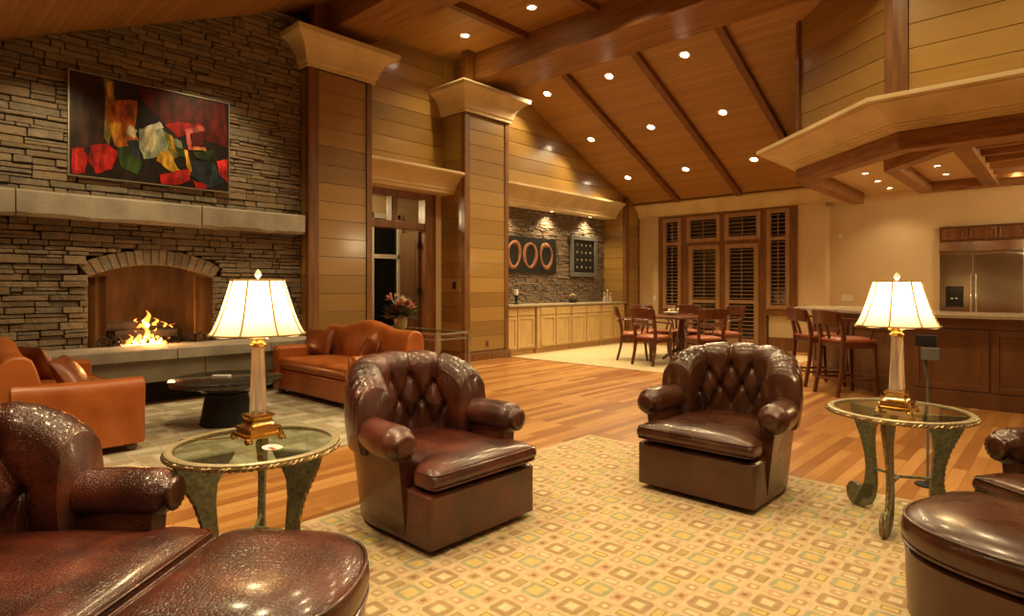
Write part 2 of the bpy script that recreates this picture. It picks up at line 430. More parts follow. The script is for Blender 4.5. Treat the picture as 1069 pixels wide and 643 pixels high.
# ---- columns clad in boards with posts and flared stone capital
CAP = [(0, 4.09), (.035, 4.09), (.035, 4.135), (.055, 4.15), (.065, 4.19), (.085, 4.25), (.125, 4.32), (.19, 4.385), (.25, 4.42), (.275, 4.43), (.285, 4.475), (.285, 4.50), (0, 4.50)]
def column(n, y0, y1, lpost, rpost, label, sideR=True, top=4.09, cap=True):
    r = empty('trim_%d' % n, (PX, (y0+y1)/2, 0), label, 'column', kind='structure')
    def lp(mb, name, m, **k):
        o = mb.build(name, m, None, **k); o.parent = r; o.matrix_parent_inverse = Matrix.Translation(-Vector(r.location)); return o
    xb = -7.95
    c = MB(); c.box(xb, PX-.035, y0+.02, y1-.02, 0, top); lp(c, 'core', 'trim')
    b = MB()
    boards(b, (PX-.035, y0+lpost, .16), (0, y1-rpost-y0-lpost, 0), (0, 0, top-.16), .245, .006, .02, (1, 0, 0))
    boards(b, (xb, y0+.02, .16), (PX-.09-xb, 0, 0), (0, 0, top-.16), .245, .006, .015, (0, -1, 0))
    boards(b, (xb, y1-.02, .16), (PX-.06-xb, 0, 0), (0, 0, top-.16), .245, .006, .015, (0, 1, 0))
    lp(b, 'board_panel', 'board', bevel=.003, bseg=1)
    for (a, z) in ((y0, lpost), (y1-rpost, rpost)):
        p = MB(); p.box(PX-.09, PX, a, a+z, .1, top); lp(p, 'post', 'trim', bevel=.004)
    p = MB(); p.box(xb, PX+.03, y0-.03, y1+.03, 0, .12); p.box(xb, PX+.015, y0-.015, y1+.015, .12, .14); lp(p, 'plinth', 'trim', bevel=.005)
    if cap:
        s = MB(); path = [(xb, y1), (PX, y1), (PX, y0), (xb, y0)]
        # left-of-path offset must point outward: go round clockwise seen from above -> outward on left
        sweep(s, path, CAP); lp(s, 'capital', 'lime', bevel=.003, bseg=1)
        s = MB(); s.box(xb, PX+.28, y0-.28, y1+.28, 4.44, 4.495)
        lp(s, 'capital_top', 'lime')
    return r
column(1, 3.90, 4.87, .15, .09, 'wide board clad column nearest the fireplace with flared stone capital')
column(2, 6.64, 7.68, .12, .09, 'board clad column between the doorway and the bar niche')
column(3, 11.47, 12.04, .14, .04, 'narrow board clad column at the far corner of the room', cap=False, top=3.2)
# upper posts over the capitals
for i, (a, b_) in enumerate(((3.98, 4.2), (6.70, 6.86), (4.87, 4.9))):
    if i == 2: continue
    p = MB(); p.box(-7.38, PX-.01, a, b_, 4.50, 5.2); struct(p.build('trim_%d' % (4+i), 'trim', bevel=.004))

# ---- recessed wall over the doorway, wall over niche, both with stone cornice
COR = [(-7.9, 2.76), (-7.50, 2.76), (-7.50, 2.80), (-7.475, 2.815), (-7.47, 2.85), (-7.44, 2.90), (-7.38, 2.96), (-7.31, 3.01), (-7.265, 3.035), (-7.25, 3.045), (-7.24, 3.06), (-7.24, 3.09), (-7.9, 3.09)]
mb = MB(); mb.box(-7.99, -7.80, 3.6, 4.86, 3.2, 5.2); mb.box(-7.99, -7.80, 6.66, 7.7, 3.2, 5.2); backing(mb, (-7.83, 4.8, 3.0), (0, 1.9, 0), (0, 0, 2.3), (1, 0, 0)); boards(mb, (-7.83, 4.85, 3.09), (0, 1.82, 0), (0, 0, 2.1), .245, .006, .02, (1, 0, 0))
struct(mb.build('wall_left_doorway', 'board', bevel=.003, bseg=1))
def profile_y(mb, prof, y0, y1):
    mb.loft([[(x, y0, z) for x, z in prof], [(x, y1, z) for x, z in prof]])
mb = MB(); profile_y(mb, COR, 4.86, 6.65); struct(mb.build('trim_6', 'lime', bevel=.002, bseg=1))
mb = MB(); profile_y(mb, COR, 7.67, 11.48); struct(mb.build('trim_7', 'lime', bevel=.002, bseg=1))
mb = MB(); mb.box(-7.9, -7.34, 7.6, 12.05, 3.05, 5.2); boards(mb, (-7.34, 7.66, 3.09), (0, 4.4, 0), (0, 0, 2.1), .245, .006, .02, (1, 0, 0))
struct(mb.build('wall_left_niche_top', 'board', bevel=.003, bseg=1))
# niche stone back
mb = MB(); stone_wall(mb, 7.64, 11.50, .85, 2.80, -7.84, .03, .07, .06, .22, None, depth=.06, jit=.025)
mb.box(-7.98, -7.88, 7.6, 11.52, 0, 2.9, mi=1)
struct(mb.build('wall_left_niche', ['stone2', 'mortar'], bevel=.004, bseg=1))

# ---- doorway in the left recess (opening y 4.87..6.33)
mb = MB()
mb.box(-7.98, -7.84, 4.85, 4.97, 0, 2.76); mb.box(-7.98, -7.80, 6.27, 6.50, 0, 2.762); mb.box(-7.975, -7.806, 4.85, 6.45, 2.66, 2.78); mb.box(-7.972, -7.812, 4.85, 6.45, 2.16, 2.27)
mb.box(-7.97, -7.82, 5.62, 5.73, 2.2, 2.7)
struct(mb.build('trim_8', 'trim', bevel=.006))
mb = MB(); mb.box(-7.86, -7.81, 6.50, 6.56, 0, 2.77); mb.box(-7.98, -7.84, 6.5, 6.7, 0, 3.0); struct(mb.build('trim_9', 'cream'))
mb = MB(); mb.box(-7.90, -7.894, 4.97, 5.62, 2.27, 2.66); mb.box(-7.90, -7.894, 5.73, 6.27, 2.27, 2.66); struct(mb.build('window_1', 'pane'))
# open door leaf, hinged at the right jamb
dr = empty('door_1', (-7.93, 6.25, 0), 'dark walnut door leaf standing open into the hallway', 'door', kind='structure', rz=math.radians(168))
m1 = MB(); m1.box(0, .72, -.022, .022, .01, 2.15); m1.box(.1, .62, -.028, .028, .2, .95); m1.box(.1, .62, -.028, .028, 1.1, 2.0); m1.build('leaf', 'darkdoor', dr, bevel=.006)
for z in (.3, 1.1, 1.85):
    h = MB(); h.box(-.02, .03, -.04, .04, z, z+.11); h.build('hinge', 'iron', dr)
# hallway beyond
mb = MB()
mb.box(-10.0, -9.8, 3.5, 8.6, 0, 3.0); mb.box(-10, -7.98, 3.4, 3.5, 0, 3.0); mb.box(-10, -7.98, 8.5, 8.6, 0, 3); mb.box(-10, -7.95, 3.4, 8.6, 2.95, 3.05)
struct(mb.build('wall_hallway', 'cream'))
wr = empty('window_2', (-9.8, 6.6, 0), 'dark hallway window with white mullions beyond the doorway', 'window', kind='structure')
m1 = MB(); m1.box(0, .05, -.05, .62, .25, .35); m1.box(0, .05, -.05, .62, 2.55, 2.65); m1.box(0, .05, -.09, -.0, .25, 2.65); m1.box(0, .05, .55, .64, .25, 2.65); m1.box(0, .05, 0, .6, 1.78, 1.86); m1.build('window_frame', 'paper', wr)
m1 = MB(); m1.box(.0, .01, 0, .6, .3, 2.6); m1.build('pane', 'blackgl', wr)

# ---- back wall (y = 12.05) with window wall, cream plaster
BY = 12.05
mb = MB()
mb.box(-7.3, -6.72, BY, BY+.12, 0, 3.4); mb.box(-3.83, -3.335, BY, BY+.3, 0, 3.4); mb.box(-6.8, -3.8, BY, BY+.12, 2.77, 3.4)
mb.box(-6.72, -6.12, BY, BY+.12, 0, .62); mb.box(-4.36, -3.83, BY, BY+.12, 0, .70)
mb.box(-7.3, 3.3, BY+.02, BY+.12, 3.0, 5.2)
struct(mb.build('wall_back', 'cream'))
mb = MB(); mb.box(-3.34, 3.3, 12.35, 12.5, 0, 3.0); struct(mb.build('wall_kitchen', 'cream'))
# brown frame around the whole assembly
def fr(mb, x0, x1, z0, z1, t=.06, y0=None, y1=None):
    y0 = BY-.07 if y0 is None else y0; y1 = BY+.05 if y1 is None else y1
    mb.box(x0, x1, y0, y1, z1-t, z1); mb.box(x0, x1, y0, y1, z0, z0+t); mb.box(x0, x0+t, y0, y1, z0+t, z1-t); mb.box(x1-t, x1, y0, y1, z0+t, z1-t)
mb = MB()
mb.box(-6.74, -6.62, BY-.05, BY+.06, .62, 2.80); mb.box(-3.95, -3.82, BY-.05, BY+.06, .68, 2.80); mb.box(-6.735, -3.825, BY-.053, BY+.057, 2.72, 2.795)
mb.box(-6.745, -6.1, BY-.056, BY+.058, .60, .76); mb.box(-4.42, -3.815, BY-.06, BY+.058, .67, .80)
mb.box(-6.19, -6.0, BY-.05, BY+.06, 0, 2.75); mb.box(-4.58, -4.38, BY-.05, BY+.06, 0, 2.75); mb.box(-5.34, -5.19, BY-.05, BY+.06, 0, 2.75)
mb.box(-6.1, -4.4, BY-.044, BY+.054, 2.08, 2.20)
struct(mb.build('trim_10', 'trim', bevel=.006))
def shuttered(name, x0, x1, z0, z1, label, cat, fw=.075, panes=None, handle=None):
    r = empty(name, (x0, BY-.02, z0), label, cat, kind='structure')
    W = x1-x0; Hh = z1-z0
    f = MB(); y0, y1 = -.055, .03
    f.box(0, fw, y0, y1, 0, Hh); f.box(W-fw, W, y0, y1, 0, Hh); f.box(fw, W-fw, y0, y1, Hh-fw, Hh); f.box(fw, W-fw, y0, y1, 0, fw if cat != 'door' else .16)
    cuts = [(fw if cat != 'door' else .16, Hh-fw)]
    if panes is not None:
        c = panes-z0; f.box(fw, W-fw, y0, y1, c-.035, c+.035); cuts = [(cuts[0][0], c-.035), (c+.035, cuts[0][1])]
    f.build('window_frame' if cat != 'door' else 'door_frame', 'shutter', r, bevel=.004)
    for a, b_ in cuts:
        l = MB(); n = max(2, int((b_-a)/.072)); st = (b_-a)/n
        for k in range(n):
            zc = a+(k+.5)*st
            l.obox((fw+.002, -.03, zc-.010), (W-2*fw-.004, 0, 0), (0, .05, .012), (0, -.002, .007))
        l.box(W/2-.006, W/2+.006, -.036, -.028, a+.02, b_-.02)
        l.build('shutter_slats', 'shutter', r)
    g = MB(); g.box(fw*.6, W-fw*.6, .045, .051, fw*.6, Hh-fw*.6); g.build('pane', 'blackgl', r)
    return r
shuttered('window_3', -6.62, -6.19, .76, 2.72, 'tall narrow shuttered window left of the garden doors', 'window', panes=2.17)
shuttered('window_4', -6.06-.0, -5.32, 2.18, 2.72, 'left transom window with louvres above the garden doors', 'window')
shuttered('window_5', -5.22, -4.50, 2.18, 2.72, 'right transom window with louvres above the garden doors', 'window')
shuttered('window_6', -4.38, -3.95, .80, 2.74, 'tall narrow shuttered window right of the garden doors', 'window', panes=2.17)
shuttered('door_2', -6.01, -5.33, .03, 2.10, 'left louvred garden door', 'door', panes=.93, fw=.085)
shuttered('door_3', -5.21, -4.54, .03, 2.10, 'right louvred garden door', 'door', panes=.93, fw=.085)

# back cornice
BC = [(0, 2.78), (.07, 2.78), (.07, 2.82), (.09, 2.835), (.10, 2.87), (.13, 2.92), (.18, 2.97), (.225, 3.0), (.24, 3.01), (.245, 3.03), (.245, 3.06), (0, 3.06)]
mb = MB(); sweep(mb, [(-2.9, BY), (PX+.0, BY)], [(e, z) for e, z in BC])
struct(mb.build('trim_11', 'lime', bevel=.002, bseg=1))

# baseboards
mb = MB(); mb.box(-4.36, -3.335, BY-.025, BY, 0, .25); mb.box(-7.24, -6.19, BY-.025, BY, 0, .25); struct(mb.build('baseboard_back', 'trim', bevel=.006))
mb = MB(); mb.box(-3.335, 3.2, 12.325, 12.35, 0, .25); mb.box(-3.335, -3.31, BY-.02, 12.35, 0, .25); struct(mb.build('baseboard_kitchen', 'trim', bevel=.006))

# ---- ceilings
def slope_z(y): return 3.25+.43*(11.47-y)
def slope_z2(y): return 3.25+.43*(y-.10)
RX = [-7.5, -6.15, -4.82, -3.5, -2.17, -.84, .5, 1.83, 3.3]
mb = MB()
# far slope
def ceil_boards(mb, ya, za, yb, zb, bw=.095):
    v = Vector((0, yb-ya, zb-za)); n = v.cross(Vector((1, 0, 0))).normalized()
    if n.z > 0: n = -n
    for a, b_ in zip([-8.0]+RX[1:-1], RX[1:-1]+[3.3]):
        boards(mb, (a, ya, za), (b_-a, 0, 0), v, bw, .003, .02, n, breaks=None)
    mb.obox((-8.0, ya, za), (11.3, 0, 0), v, -n*.06)
ceil_boards(mb, 7.6, slope_z(7.6)+.02, 12.15, slope_z(12.15)+.02)
ceil_boards(mb, 4.1, 5.14, 7.7, 5.14)
ceil_boards(mb, -.45, slope_z2(-.45)+.02, 4.3, slope_z2(4.3)+.02)
mb.box(-8, 3.3, -3.3, -.4, 3.02, 3.1)
struct(mb.build('ceiling', 'ceil'))
# rafters
k = 12
for x in (-6.15, -4.82, -3.5):
    m1 = MB(); v = Vector((0, 11.75-7.6, slope_z(11.75)-slope_z(7.6)))
    m1.obox((x-.055, 7.6, slope_z(7.6)-.10), (.11, 0, 0), v, (0, 0, .12)); struct(m1.build('trim_%d' % k, 'rafter', bevel=.005)); k += 1
for x in (-6.15, -4.82, -3.5, -2.17):
    m1 = MB(); m1.box(x-.055, x+.055, 4.8, 7.0, 5.02, 5.16); struct(m1.build('trim_%d' % k, 'rafter', bevel=.005)); k += 1
for x in (-2.17,):
    m1 = MB(); v = Vector((0, 4.3+.3, slope_z2(4.3)-slope_z2(-.3)))
    m1.obox((x-.055, -.3, slope_z2(-.3)-.10), (.11, 0, 0), v, (0, 0, .12)); struct(m1.build('trim_%d' % k, 'rafter', bevel=.005)); k += 1
# big beams on the columns
m1 = MB(); m1.box(-7.9, 3.2, 6.9, 7.75, 4.68, 5.14); struct(m1.build('trim_%d' % k, 'beam', bevel=.015)); k += 1
m1 = MB(); m1.box(-7.9, 3.2, 4.22, 4.88, 4.66, 5.14); struct(m1.build('trim_%d' % k, 'beam', bevel=.015)); k += 1
# narrow shadow board under the far slope beam
# ---- kitchen canopy: cornice, beam ring, clad tower
OCT = [(3.2, 7.60), (-1.38, 7.60), (-2.9, 9.06), (-2.9, 12.05)]
OC = [(-.02, 2.905), (.055, 2.905), (.055, 2.925), (.085, 2.928), (.085, 2.950), (.118, 2.953), (.118, 2.975), (.14, 2.985), (.165, 3.02), (.215, 3.065), (.285, 3.10), (.37, 3.122), (.435, 3.128), (.435, 3.145), (.475, 3.15), (.48, 3.155), (.48, 3.20), (-.02, 3.20)]
octr = list(reversed(OCT))
mb = MB(); sweep(mb, octr, [(-e, z) for e, z in OC]); o = mb.build('trim_%d' % k, 'lime', bevel=.002, bseg=1); struct(o); k += 1
mb = MB(); sweep(mb, octr, [(-.0, 2.70), (-.0, 2.905), (.20, 2.905), (.20, 2.70)]); struct(mb.build('trim_%d' % k, 'beamd', bevel=.01)); k += 1
TW = [(3.2, 7.40), (-1.38, 7.40), (-2.6, 8.26), (-2.6, 12.05)]
mb = MB()
for (a, b_) in zip(TW[:-1], TW[1:]):
    a = Vector((*a, 3.19)); b2 = Vector((*b_, 3.19)); U = b2-a; nn = Vector((U.y, -U.x, 0)).normalized()
    if nn.dot(Vector((-1, -1, 0))) < 0: nn = -nn
    boards(mb, a, U, (0, 0, 2.0), .255, .006, .02, nn); mb.obox(a, U, (0, 0, 2.0), -nn*.05)
struct(mb.build('wall_kitchen_upper', 'board', bevel=.003, bseg=1))
mb = MB(); mb.prism([(-1.47, 7.50), (-1.47, 7.375), (-1.36, 7.355), (-1.25, 7.355), (-1.25, 7.42)], 3.19, 5.2)
mb.box(-1.39, -1.25, 7.352, 7.42, 3.19, 5.2); struct(mb.build('trim_%d' % k, 'trim', bevel=.004)); k += 1
mb = MB(); mb.obox((-2.63, 8.22, 3.19), (.05, -.036, 0), (.05, .06, 0), (0, 0, 1.6)); struct(mb.build('trim_%d' % k, 'trim', bevel=.004)); k += 1
# kitchen ceiling
mb = MB(); mb.prism([(3.2, 7.62), (-1.37, 7.62), (-2.88, 9.07), (-2.88, 12.4), (3.2, 12.4)], 2.895, 2.93); struct(mb.build('ceiling_kitchen', 'cream'))
# coffer beams
cb = MB(); cpath = [(-1.73, 11.6), (-1.73, 9.14), (-.95, 8.12), (1.6, 8.02), (2.6, 9.1), (2.6, 11.6)]
sweep(cb, cpath+[], [(-.09, 2.74), (-.09, 2.90), (.09, 2.90), (.09, 2.74)], closed=True)
cb.box(-.99, -.81, 8.1, 11.6, 2.747, 2.89)
cb.box(.75, .93, 8.1, 11.6, 2.747, 2.89)
for i in range(6):
    y = 8.65+i*.52; cb.box(-.85, .8, y-.035, y+.035, 2.80, 2.90)
struct(cb.build('trim_%d' % k, 'beamd', bevel=.008)); k += 1

# ---- enclosing walls behind and right of the camera
mb = MB(); mb.box(3.2, 3.35, -3.3, 12.5, 0, 5.3); struct(mb.build('wall_right', 'cream'))
mb = MB(); mb.box(-8, 3.3, -3.4, -3.25, 0, 3.2); struct(mb.build('wall_front', 'board'))
mb = MB(); mb.box(-8.0, -7.4, -3.3, -.85, 0, 3.4); struct(mb.build('wall_left_front', 'board'))

# ================================================================ LIGHTS
def downlight(x, y, z, label, group, power, tilt=None, r=.06, spot=120, lens='lens'):
    """recessed light: trim ring + lit lens, tilt = surface slope dz/dy"""
    t = empty('recessed_light', (x, y, z), label, 'light', group)
    if tilt: t.rotation_euler = (math.atan(tilt), 0, 0)
    a = MB(); a.lathe([(r*.82, .01), (r*.82, -.010), (r*1.0, -.012), (r*1.22, -.004), (r*1.22, .01)], seg=24, cap=False); a.build('trim_ring', 'bulbmetal', t, smooth=True)
    b = MB(); b.lathe([(r*.84, -.002), (r*.84, .004)], seg=24); b.build('lens', lens, t)
    L_ = add_light('downlight_lamp', 'SPOT', (0, 0, -.03), power, size=.04, spot=spot, blend=.8); L_.parent = t
    L_.rotation_euler = (0, 0, 0)
    if tilt: L_.rotation_euler = (-math.atan(tilt)*.0, 0, 0)
    return t
rows = {8.21: 'top row', 9.53: 'middle row', 10.84: 'bottom row'}
cols3 = {-6.8: 'left bay', -5.5: 'middle bay', -4.18: 'right bay'}
for y, rn in rows.items():
    for x, cn in cols3.items():
        downlight(x, y, slope_z(y)-.004, 'recessed light on the sloped wood ceiling, %s, %s' % (rn, cn), 'recessed lights on the far ceiling slope', 90, tilt=-.43, r=.072)
for x, lb in ((-6.87, 'recessed light in the flat ceiling bay beside the left wall, above second column'), (-5.5, 'recessed light in the flat ceiling bay, nearest the top edge')):
    downlight(x, 6.3, 5.115, lb, 'recessed lights in the flat bay', 90, r=.072)
for i, (x, y) in enumerate(((-4.18, 6.3), (-2.85, 6.3), (-1.5, 6.3), (0.2, 6.3))):
    add_light('ceiling_lamp', 'SPOT', (x, y, 5.05), 90, spot=130, target=(x, y, 0), size=.05, blend=.8)
for i, (x, y, p) in enumerate(((-5.4, 2.6, 25), (-4.18, 3.3, 75), (-2.85, 3.3, 130), (-1.5, 3.3, 150), (0, 3.3, 110), (-4.18, 1.4, 110), (-2.85, 1.4, 130), (-1.5, 1.4, 150), (0, 1.4, 130), (1.3, 2.4, 110), (-2.85, -.1, 90), (-1.2, -.4, 90))):
    add_light('ceiling_lamp', 'SPOT', (x, y, min(slope_z2(y)-.05, 4.6)), p*.58, spot=125, target=(x, y, 0), size=.05, blend=.8)
for i, (x, y) in enumerate(((-2.22, 9.96), (-2.24, 10.8), (-2.25, 11.7))):
    downlight(x, y, 2.893, ('nearest', 'middle', 'farthest')[i]+' recessed light of the three beside the coffered kitchen ceiling', 'recessed lights in the plain kitchen ceiling', 22, r=.045)
for i, (x, y) in enumerate(((-1.36, 10.0), (-1.37, 10.84))):
    downlight(x, y, 2.893, ('nearer', 'farther')[i]+' recessed light in the left panel of the kitchen coffer', 'recessed lights in the kitchen coffer', 22, r=.045)
for i, (x, y) in enumerate(((-.57, 9.75), (-.58, 10.47), (-.59, 11.15))):
    downlight(x, y, 2.893, ('nearest', 'middle', 'farthest')[i]+' recessed light between the slats of the kitchen coffer', 'recessed lights in the kitchen coffer', 22, r=.045)
for i, y in enumerate((8.07, 9.41, 10.73)):
    t = downlight(-7.68, y, 2.757, ('left', 'middle', 'right')[i]+' small downlight under the stone cornice above the bar', 'downlights above the bar', 45, r=.042, spot=125, lens='lens_s')
add_light('kitchen_lamp', 'POINT', (1.2, 10, 2.5), 90, size=.2)
add_light('hall_lamp', 'POINT', (-9.0, 5.3, 2.6), 40, size=.15)
# picture lights on the near slope, washing the painting and mantel
add_light('picture_lamp', 'SPOT', (-6.2, 1.2, 3.58), 70, spot=74, target=(-7.45, 1.2, 2.05), size=.03, blend=.9)
add_light('picture_lamp', 'SPOT', (-6.2, 2.75, 4.20), 105, spot=66, target=(-7.45, 2.75, 2.05), size=.03, blend=.9)
# fire
add_light('fire_glow_and_fill', 'POINT', (-7.62, 2.1, .80), 16, color=(1, .42, .12), size=.09)
add_light('fire_glow_and_fill', 'POINT', (-7.30, 2.15, .75), 7, color=(1, .45, .14), size=.06)  # added fill in front of the firebox to brighten the mesh curtains

# ================================================================ FIREPLACE THINGS
mb = MB()
ys = [-.9, .95, 2.60, 3.86]
for a, b_ in zip(ys[:-1], ys[1:]):
    n = 14; rings = []
    for i in range(n+1):
        y = a+.004+(b_-a-.008)*i/n; j = random.uniform(-.012, .012)
        rings.append([(FX-.02, y, 1.91), (PX-.02+random.uniform(-.006, .006), y, 1.90+j), (PX+random.uniform(-.006, .006), y, 1.93+j), (PX+random.uniform(-.004, .004), y, 2.13), (PX-.015, y, 2.15), (FX-.02, y, 2.15)])
    mb.loft(rings)
tag(mb.build('mantel_shelf', 'slab', bevel=.004), 'long rough grey stone mantel shelf above the fireplace', 'mantel')
h = empty('raised_hearth', (-6.9, 1.6, 0), 'raised grey stone hearth in front of the fire', 'hearth')
def wp(mb, name, m, r, **k):
    o = mb.build(name, m, r, **k); o.matrix_parent_inverse = Matrix.Translation(-Vector(r.location)); return o
m1 = MB()
for a, b_ in zip([-.9, .7, 2.2, 3.2], [.7, 2.2, 3.2, 3.88]): m1.box(FX-.02, -6.80, a+.003, b_-.003, .48, .59)
wp(m1, 'hearth_slab', 'slab', h, bevel=.008)
m1 = MB()
for a, b_ in zip([-.9, 1.0, 2.5], [1.0, 2.5, 3.88]): m1.box(-7.3, -6.87, a+.003, b_-.003, .25, .48)
wp(m1, 'hearth_riser', 'slab2', h, bevel=.006)
m1 = MB(); m1.box(FX, -7.15, -.9, 3.88, 0, .26); wp(m1, 'toe_recess', 'dark', h)  # near-black colour puts the shade under the hearth into the recess

# mesh curtains at both sides of firebox + valance rod
def curtain(y0, y1, label):
    t = empty('mesh_fire_curtain', (FX-.05, (y0+y1)/2, .56), label, 'fire screen', 'fire curtains')
    m1 = MB(); n = 60; rings = []
    for i in range(n+1):
        y = y0+(y1-y0)*i/n-(y0+y1)/2; x = .015*math.sin(i*1.6)
        rings.append([(x, y, 0), (x, y, .76+.08*(1-abs(y+(y0+y1)/2-ocy)/ohw)), (x-.004, y, .76+.08*(1-abs(y+(y0+y1)/2-ocy)/ohw)), (x-.004, y, 0)])
    m1.loft(rings); m1.build('curtain', 'mesh_curtain', t, smooth=True)
curtain(oy0+.01, oy0+.17, 'gathered bronze mesh curtain at the left side of the fire')
curtain(oy1-.19, oy1-.01, 'gathered bronze mesh curtain at the right side of the fire')
# grate with logs
g = empty('fire_grate', (-7.62, 2.14, .555), 'black iron fire grate with scrolled andirons', 'grate')
m1 = MB()
for i in range(9):
    y = -.34+i*.085; m1.tube([(-.16, y, .10), (.14, y, .08), (.20, y, .12)], .009, 6)
m1.tube([(.12, -.38, .075), (.12, .38, .075)], .011, 6); m1.tube([(-.12, -.38, .09), (-.12, .38, .09)], .011, 6)
for y in (-.3, .3):
    m1.tube([(.12, y, .075), (.12, y, 0)], .01, 6); m1.tube([(-.12, y, .09), (-.12, y, 0)], .01, 6)
m1.build('grate_bars', 'iron', g, smooth=True)
for y in (-.40, .44):
    m1 = MB()
    for s in (-1, 1):
        pts = [(.22, y+s*.0, .0)]
        for i in range(15):
            a = i/14*PI*1.6; rr = .055*(1-.35*i/14)
            pts.append((.22, y+s*(.06-rr*math.cos(a)), .09+rr*math.sin(a)))
        m1.tube(pts, .009, 6)
    m1.tube([(.22, y, 0), (.22, y, .13)], .01, 6); m1.tube([(-.1, y, .05), (.22, y, .05)], .01, 6)
    m1.build('andiron', 'iron', g, smooth=True)
def log(x, y, z, L_, r, rz, rx, label):
    m1 = MB(); n = 12; rings = []
    for i in range(n+1):
        rr = [r*(1+random.uniform(-.08, .08)) for _ in range(12)]
        rings.append([(rr[q]*math.cos(2*PI*q/12), -L_/2+L_*i/n, rr[q]*math.sin(2*PI*q/12)) for q in range(12)])
    m1.loft(rings); o = m1.build('fire_log', 'log', None, smooth=60); o.location = (x, y, z); o.rotation_euler = (rx, 0, rz)
    tag(o, label, 'log', 'logs on the grate')
log(-7.68, 2.10, .715, .66, .055, .05, 0, 'charred log at the back of the grate')
log(-7.54, 2.12, .705, .60, .045, -.06, 0, 'charred log at the front of the grate')
log(-7.63, 2.02, .80, .58, .048, .12, .03, 'charred log lying on top of the other two')
# flames
fl = empty('fire_flames', (-7.6, 2.1, .62), 'orange and yellow flames rising between the logs', 'fire')
def flame(mb, x, y, z, h_, r, seed):
    h_ *= .68; r *= .85
    rnd_ = random.Random(seed); n = 12; rings = []
    p1, p2 = rnd_.uniform(0, 6), rnd_.uniform(0, 6)
    for i in range(n+1):
        t = i/n; rr = r*(math.sin(PI*(t*.86+.14))**.8)*(1-t)**.35+.001
        dx = .02*math.sin(p1+t*5)*t; dy = .045*math.sin(p2+t*5)*t
        rings.append([(x+dx+rr*.7*math.cos(2*PI*q/10), y+dy+rr*math.sin(2*PI*q/10)*(1+.2*math.sin(3*t+q)), z+h_*t) for q in range(10)])
    mb.loft(rings)
m1 = MB()
for i, (y, z, h_, r) in enumerate(((-.16, -.02, .16, .035), (-.08, -.02, .22, .04), (.0, .0, .30, .035), (.07, .0, .22, .04), (.13, -.02, .19, .035), (.03, .14, .30, .05), (.12, .17, .13, .03), (-.04, .15, .16, .035), (.22, .15, .10, .02), (.30, .14, .07, .012), (-.24, -.02, .08, .02), (.2, -.03, .1, .03))):
    flame(m1, .1 if z < .1 else .0, y, z, h_, r, i)
m1.build('flame_tongues', 'flame1', fl, smooth=True)
m1 = MB()
for i, (y, z, h_, r) in enumerate(((-.10, -.03, .12, .03), (-.02, -.03, .18, .03), (.05, -.03, .15, .035), (.12, -.03, .13, .03))):
    flame(m1, .13 if z < .1 else .03, y, z, h_, r, 50+i)
m1.build('flame_core', 'flame2', fl, smooth=True)
m1 = MB(); flame(m1, .03, .03, .15, .14, .03, 54); m1.build('flame_tip', 'flame2', fl, smooth=True)
m1 = MB(); m1.box(-.02, .16, -.2, .2, -.055, -.03); m1.build('ember_bed', 'flame2', fl, bevel=.01)

# painting ----------------------------------------------------------------
PAL = {'bg': (.012, .009, .008), 'bg2': (.035, .012, .008), 'dred': (.10, .008, .006), 'red': (.42, .012, .012), 'bred': (.62, .03, .025), 'or': (.50, .14, .02), 'yel': (.62, .34, .03),
       'cream': (.62, .60, .38), 'mint': (.34, .42, .30), 'grn': (.03, .06, .015), 'blue': (.02, .035, .05), 'olive': (.20, .18, .03), 'pink': (.50, .10, .09), 'white': (.75, .72, .62)}
names = list(PAL)
for n_ in names:
    c = PAL[n_]; MT['paint_'+n_] = M('paint_'+n_, [tuple(x*.18 for x in c), tuple(x*.7 for x in c), tuple(min(1, x*1.5) for x in c)], rough=.35, nscale=11, stretch=(1, 1.3, .5), bump=.3, bscale=25)
pt_ = empty('abstract_painting', (FX+.04, 2.168, 2.36), 'large abstract painting with red, orange and pale green patches hung on the stone', 'painting')
PW, PH = 1.56, 1.05
m1 = MB(); m1.box(0, .035, -PW/2, PW/2, 0, PH); m1.build('canvas', 'paint_bg', pt_)
m1 = MB()
for (a, b_, c, d) in ((-PW/2-.012, -PW/2, -.012, PH+.012), (PW/2, PW/2+.012, -.012, PH+.012)): m1.box(-.005, .045, a, b_, c, d)
m1.box(-.005, .045, -PW/2, PW/2, -.012, 0); m1.box(-.005, .045, -PW/2, PW/2, PH, PH+.012)
m1.build('frame', 'greymetal', pt_)
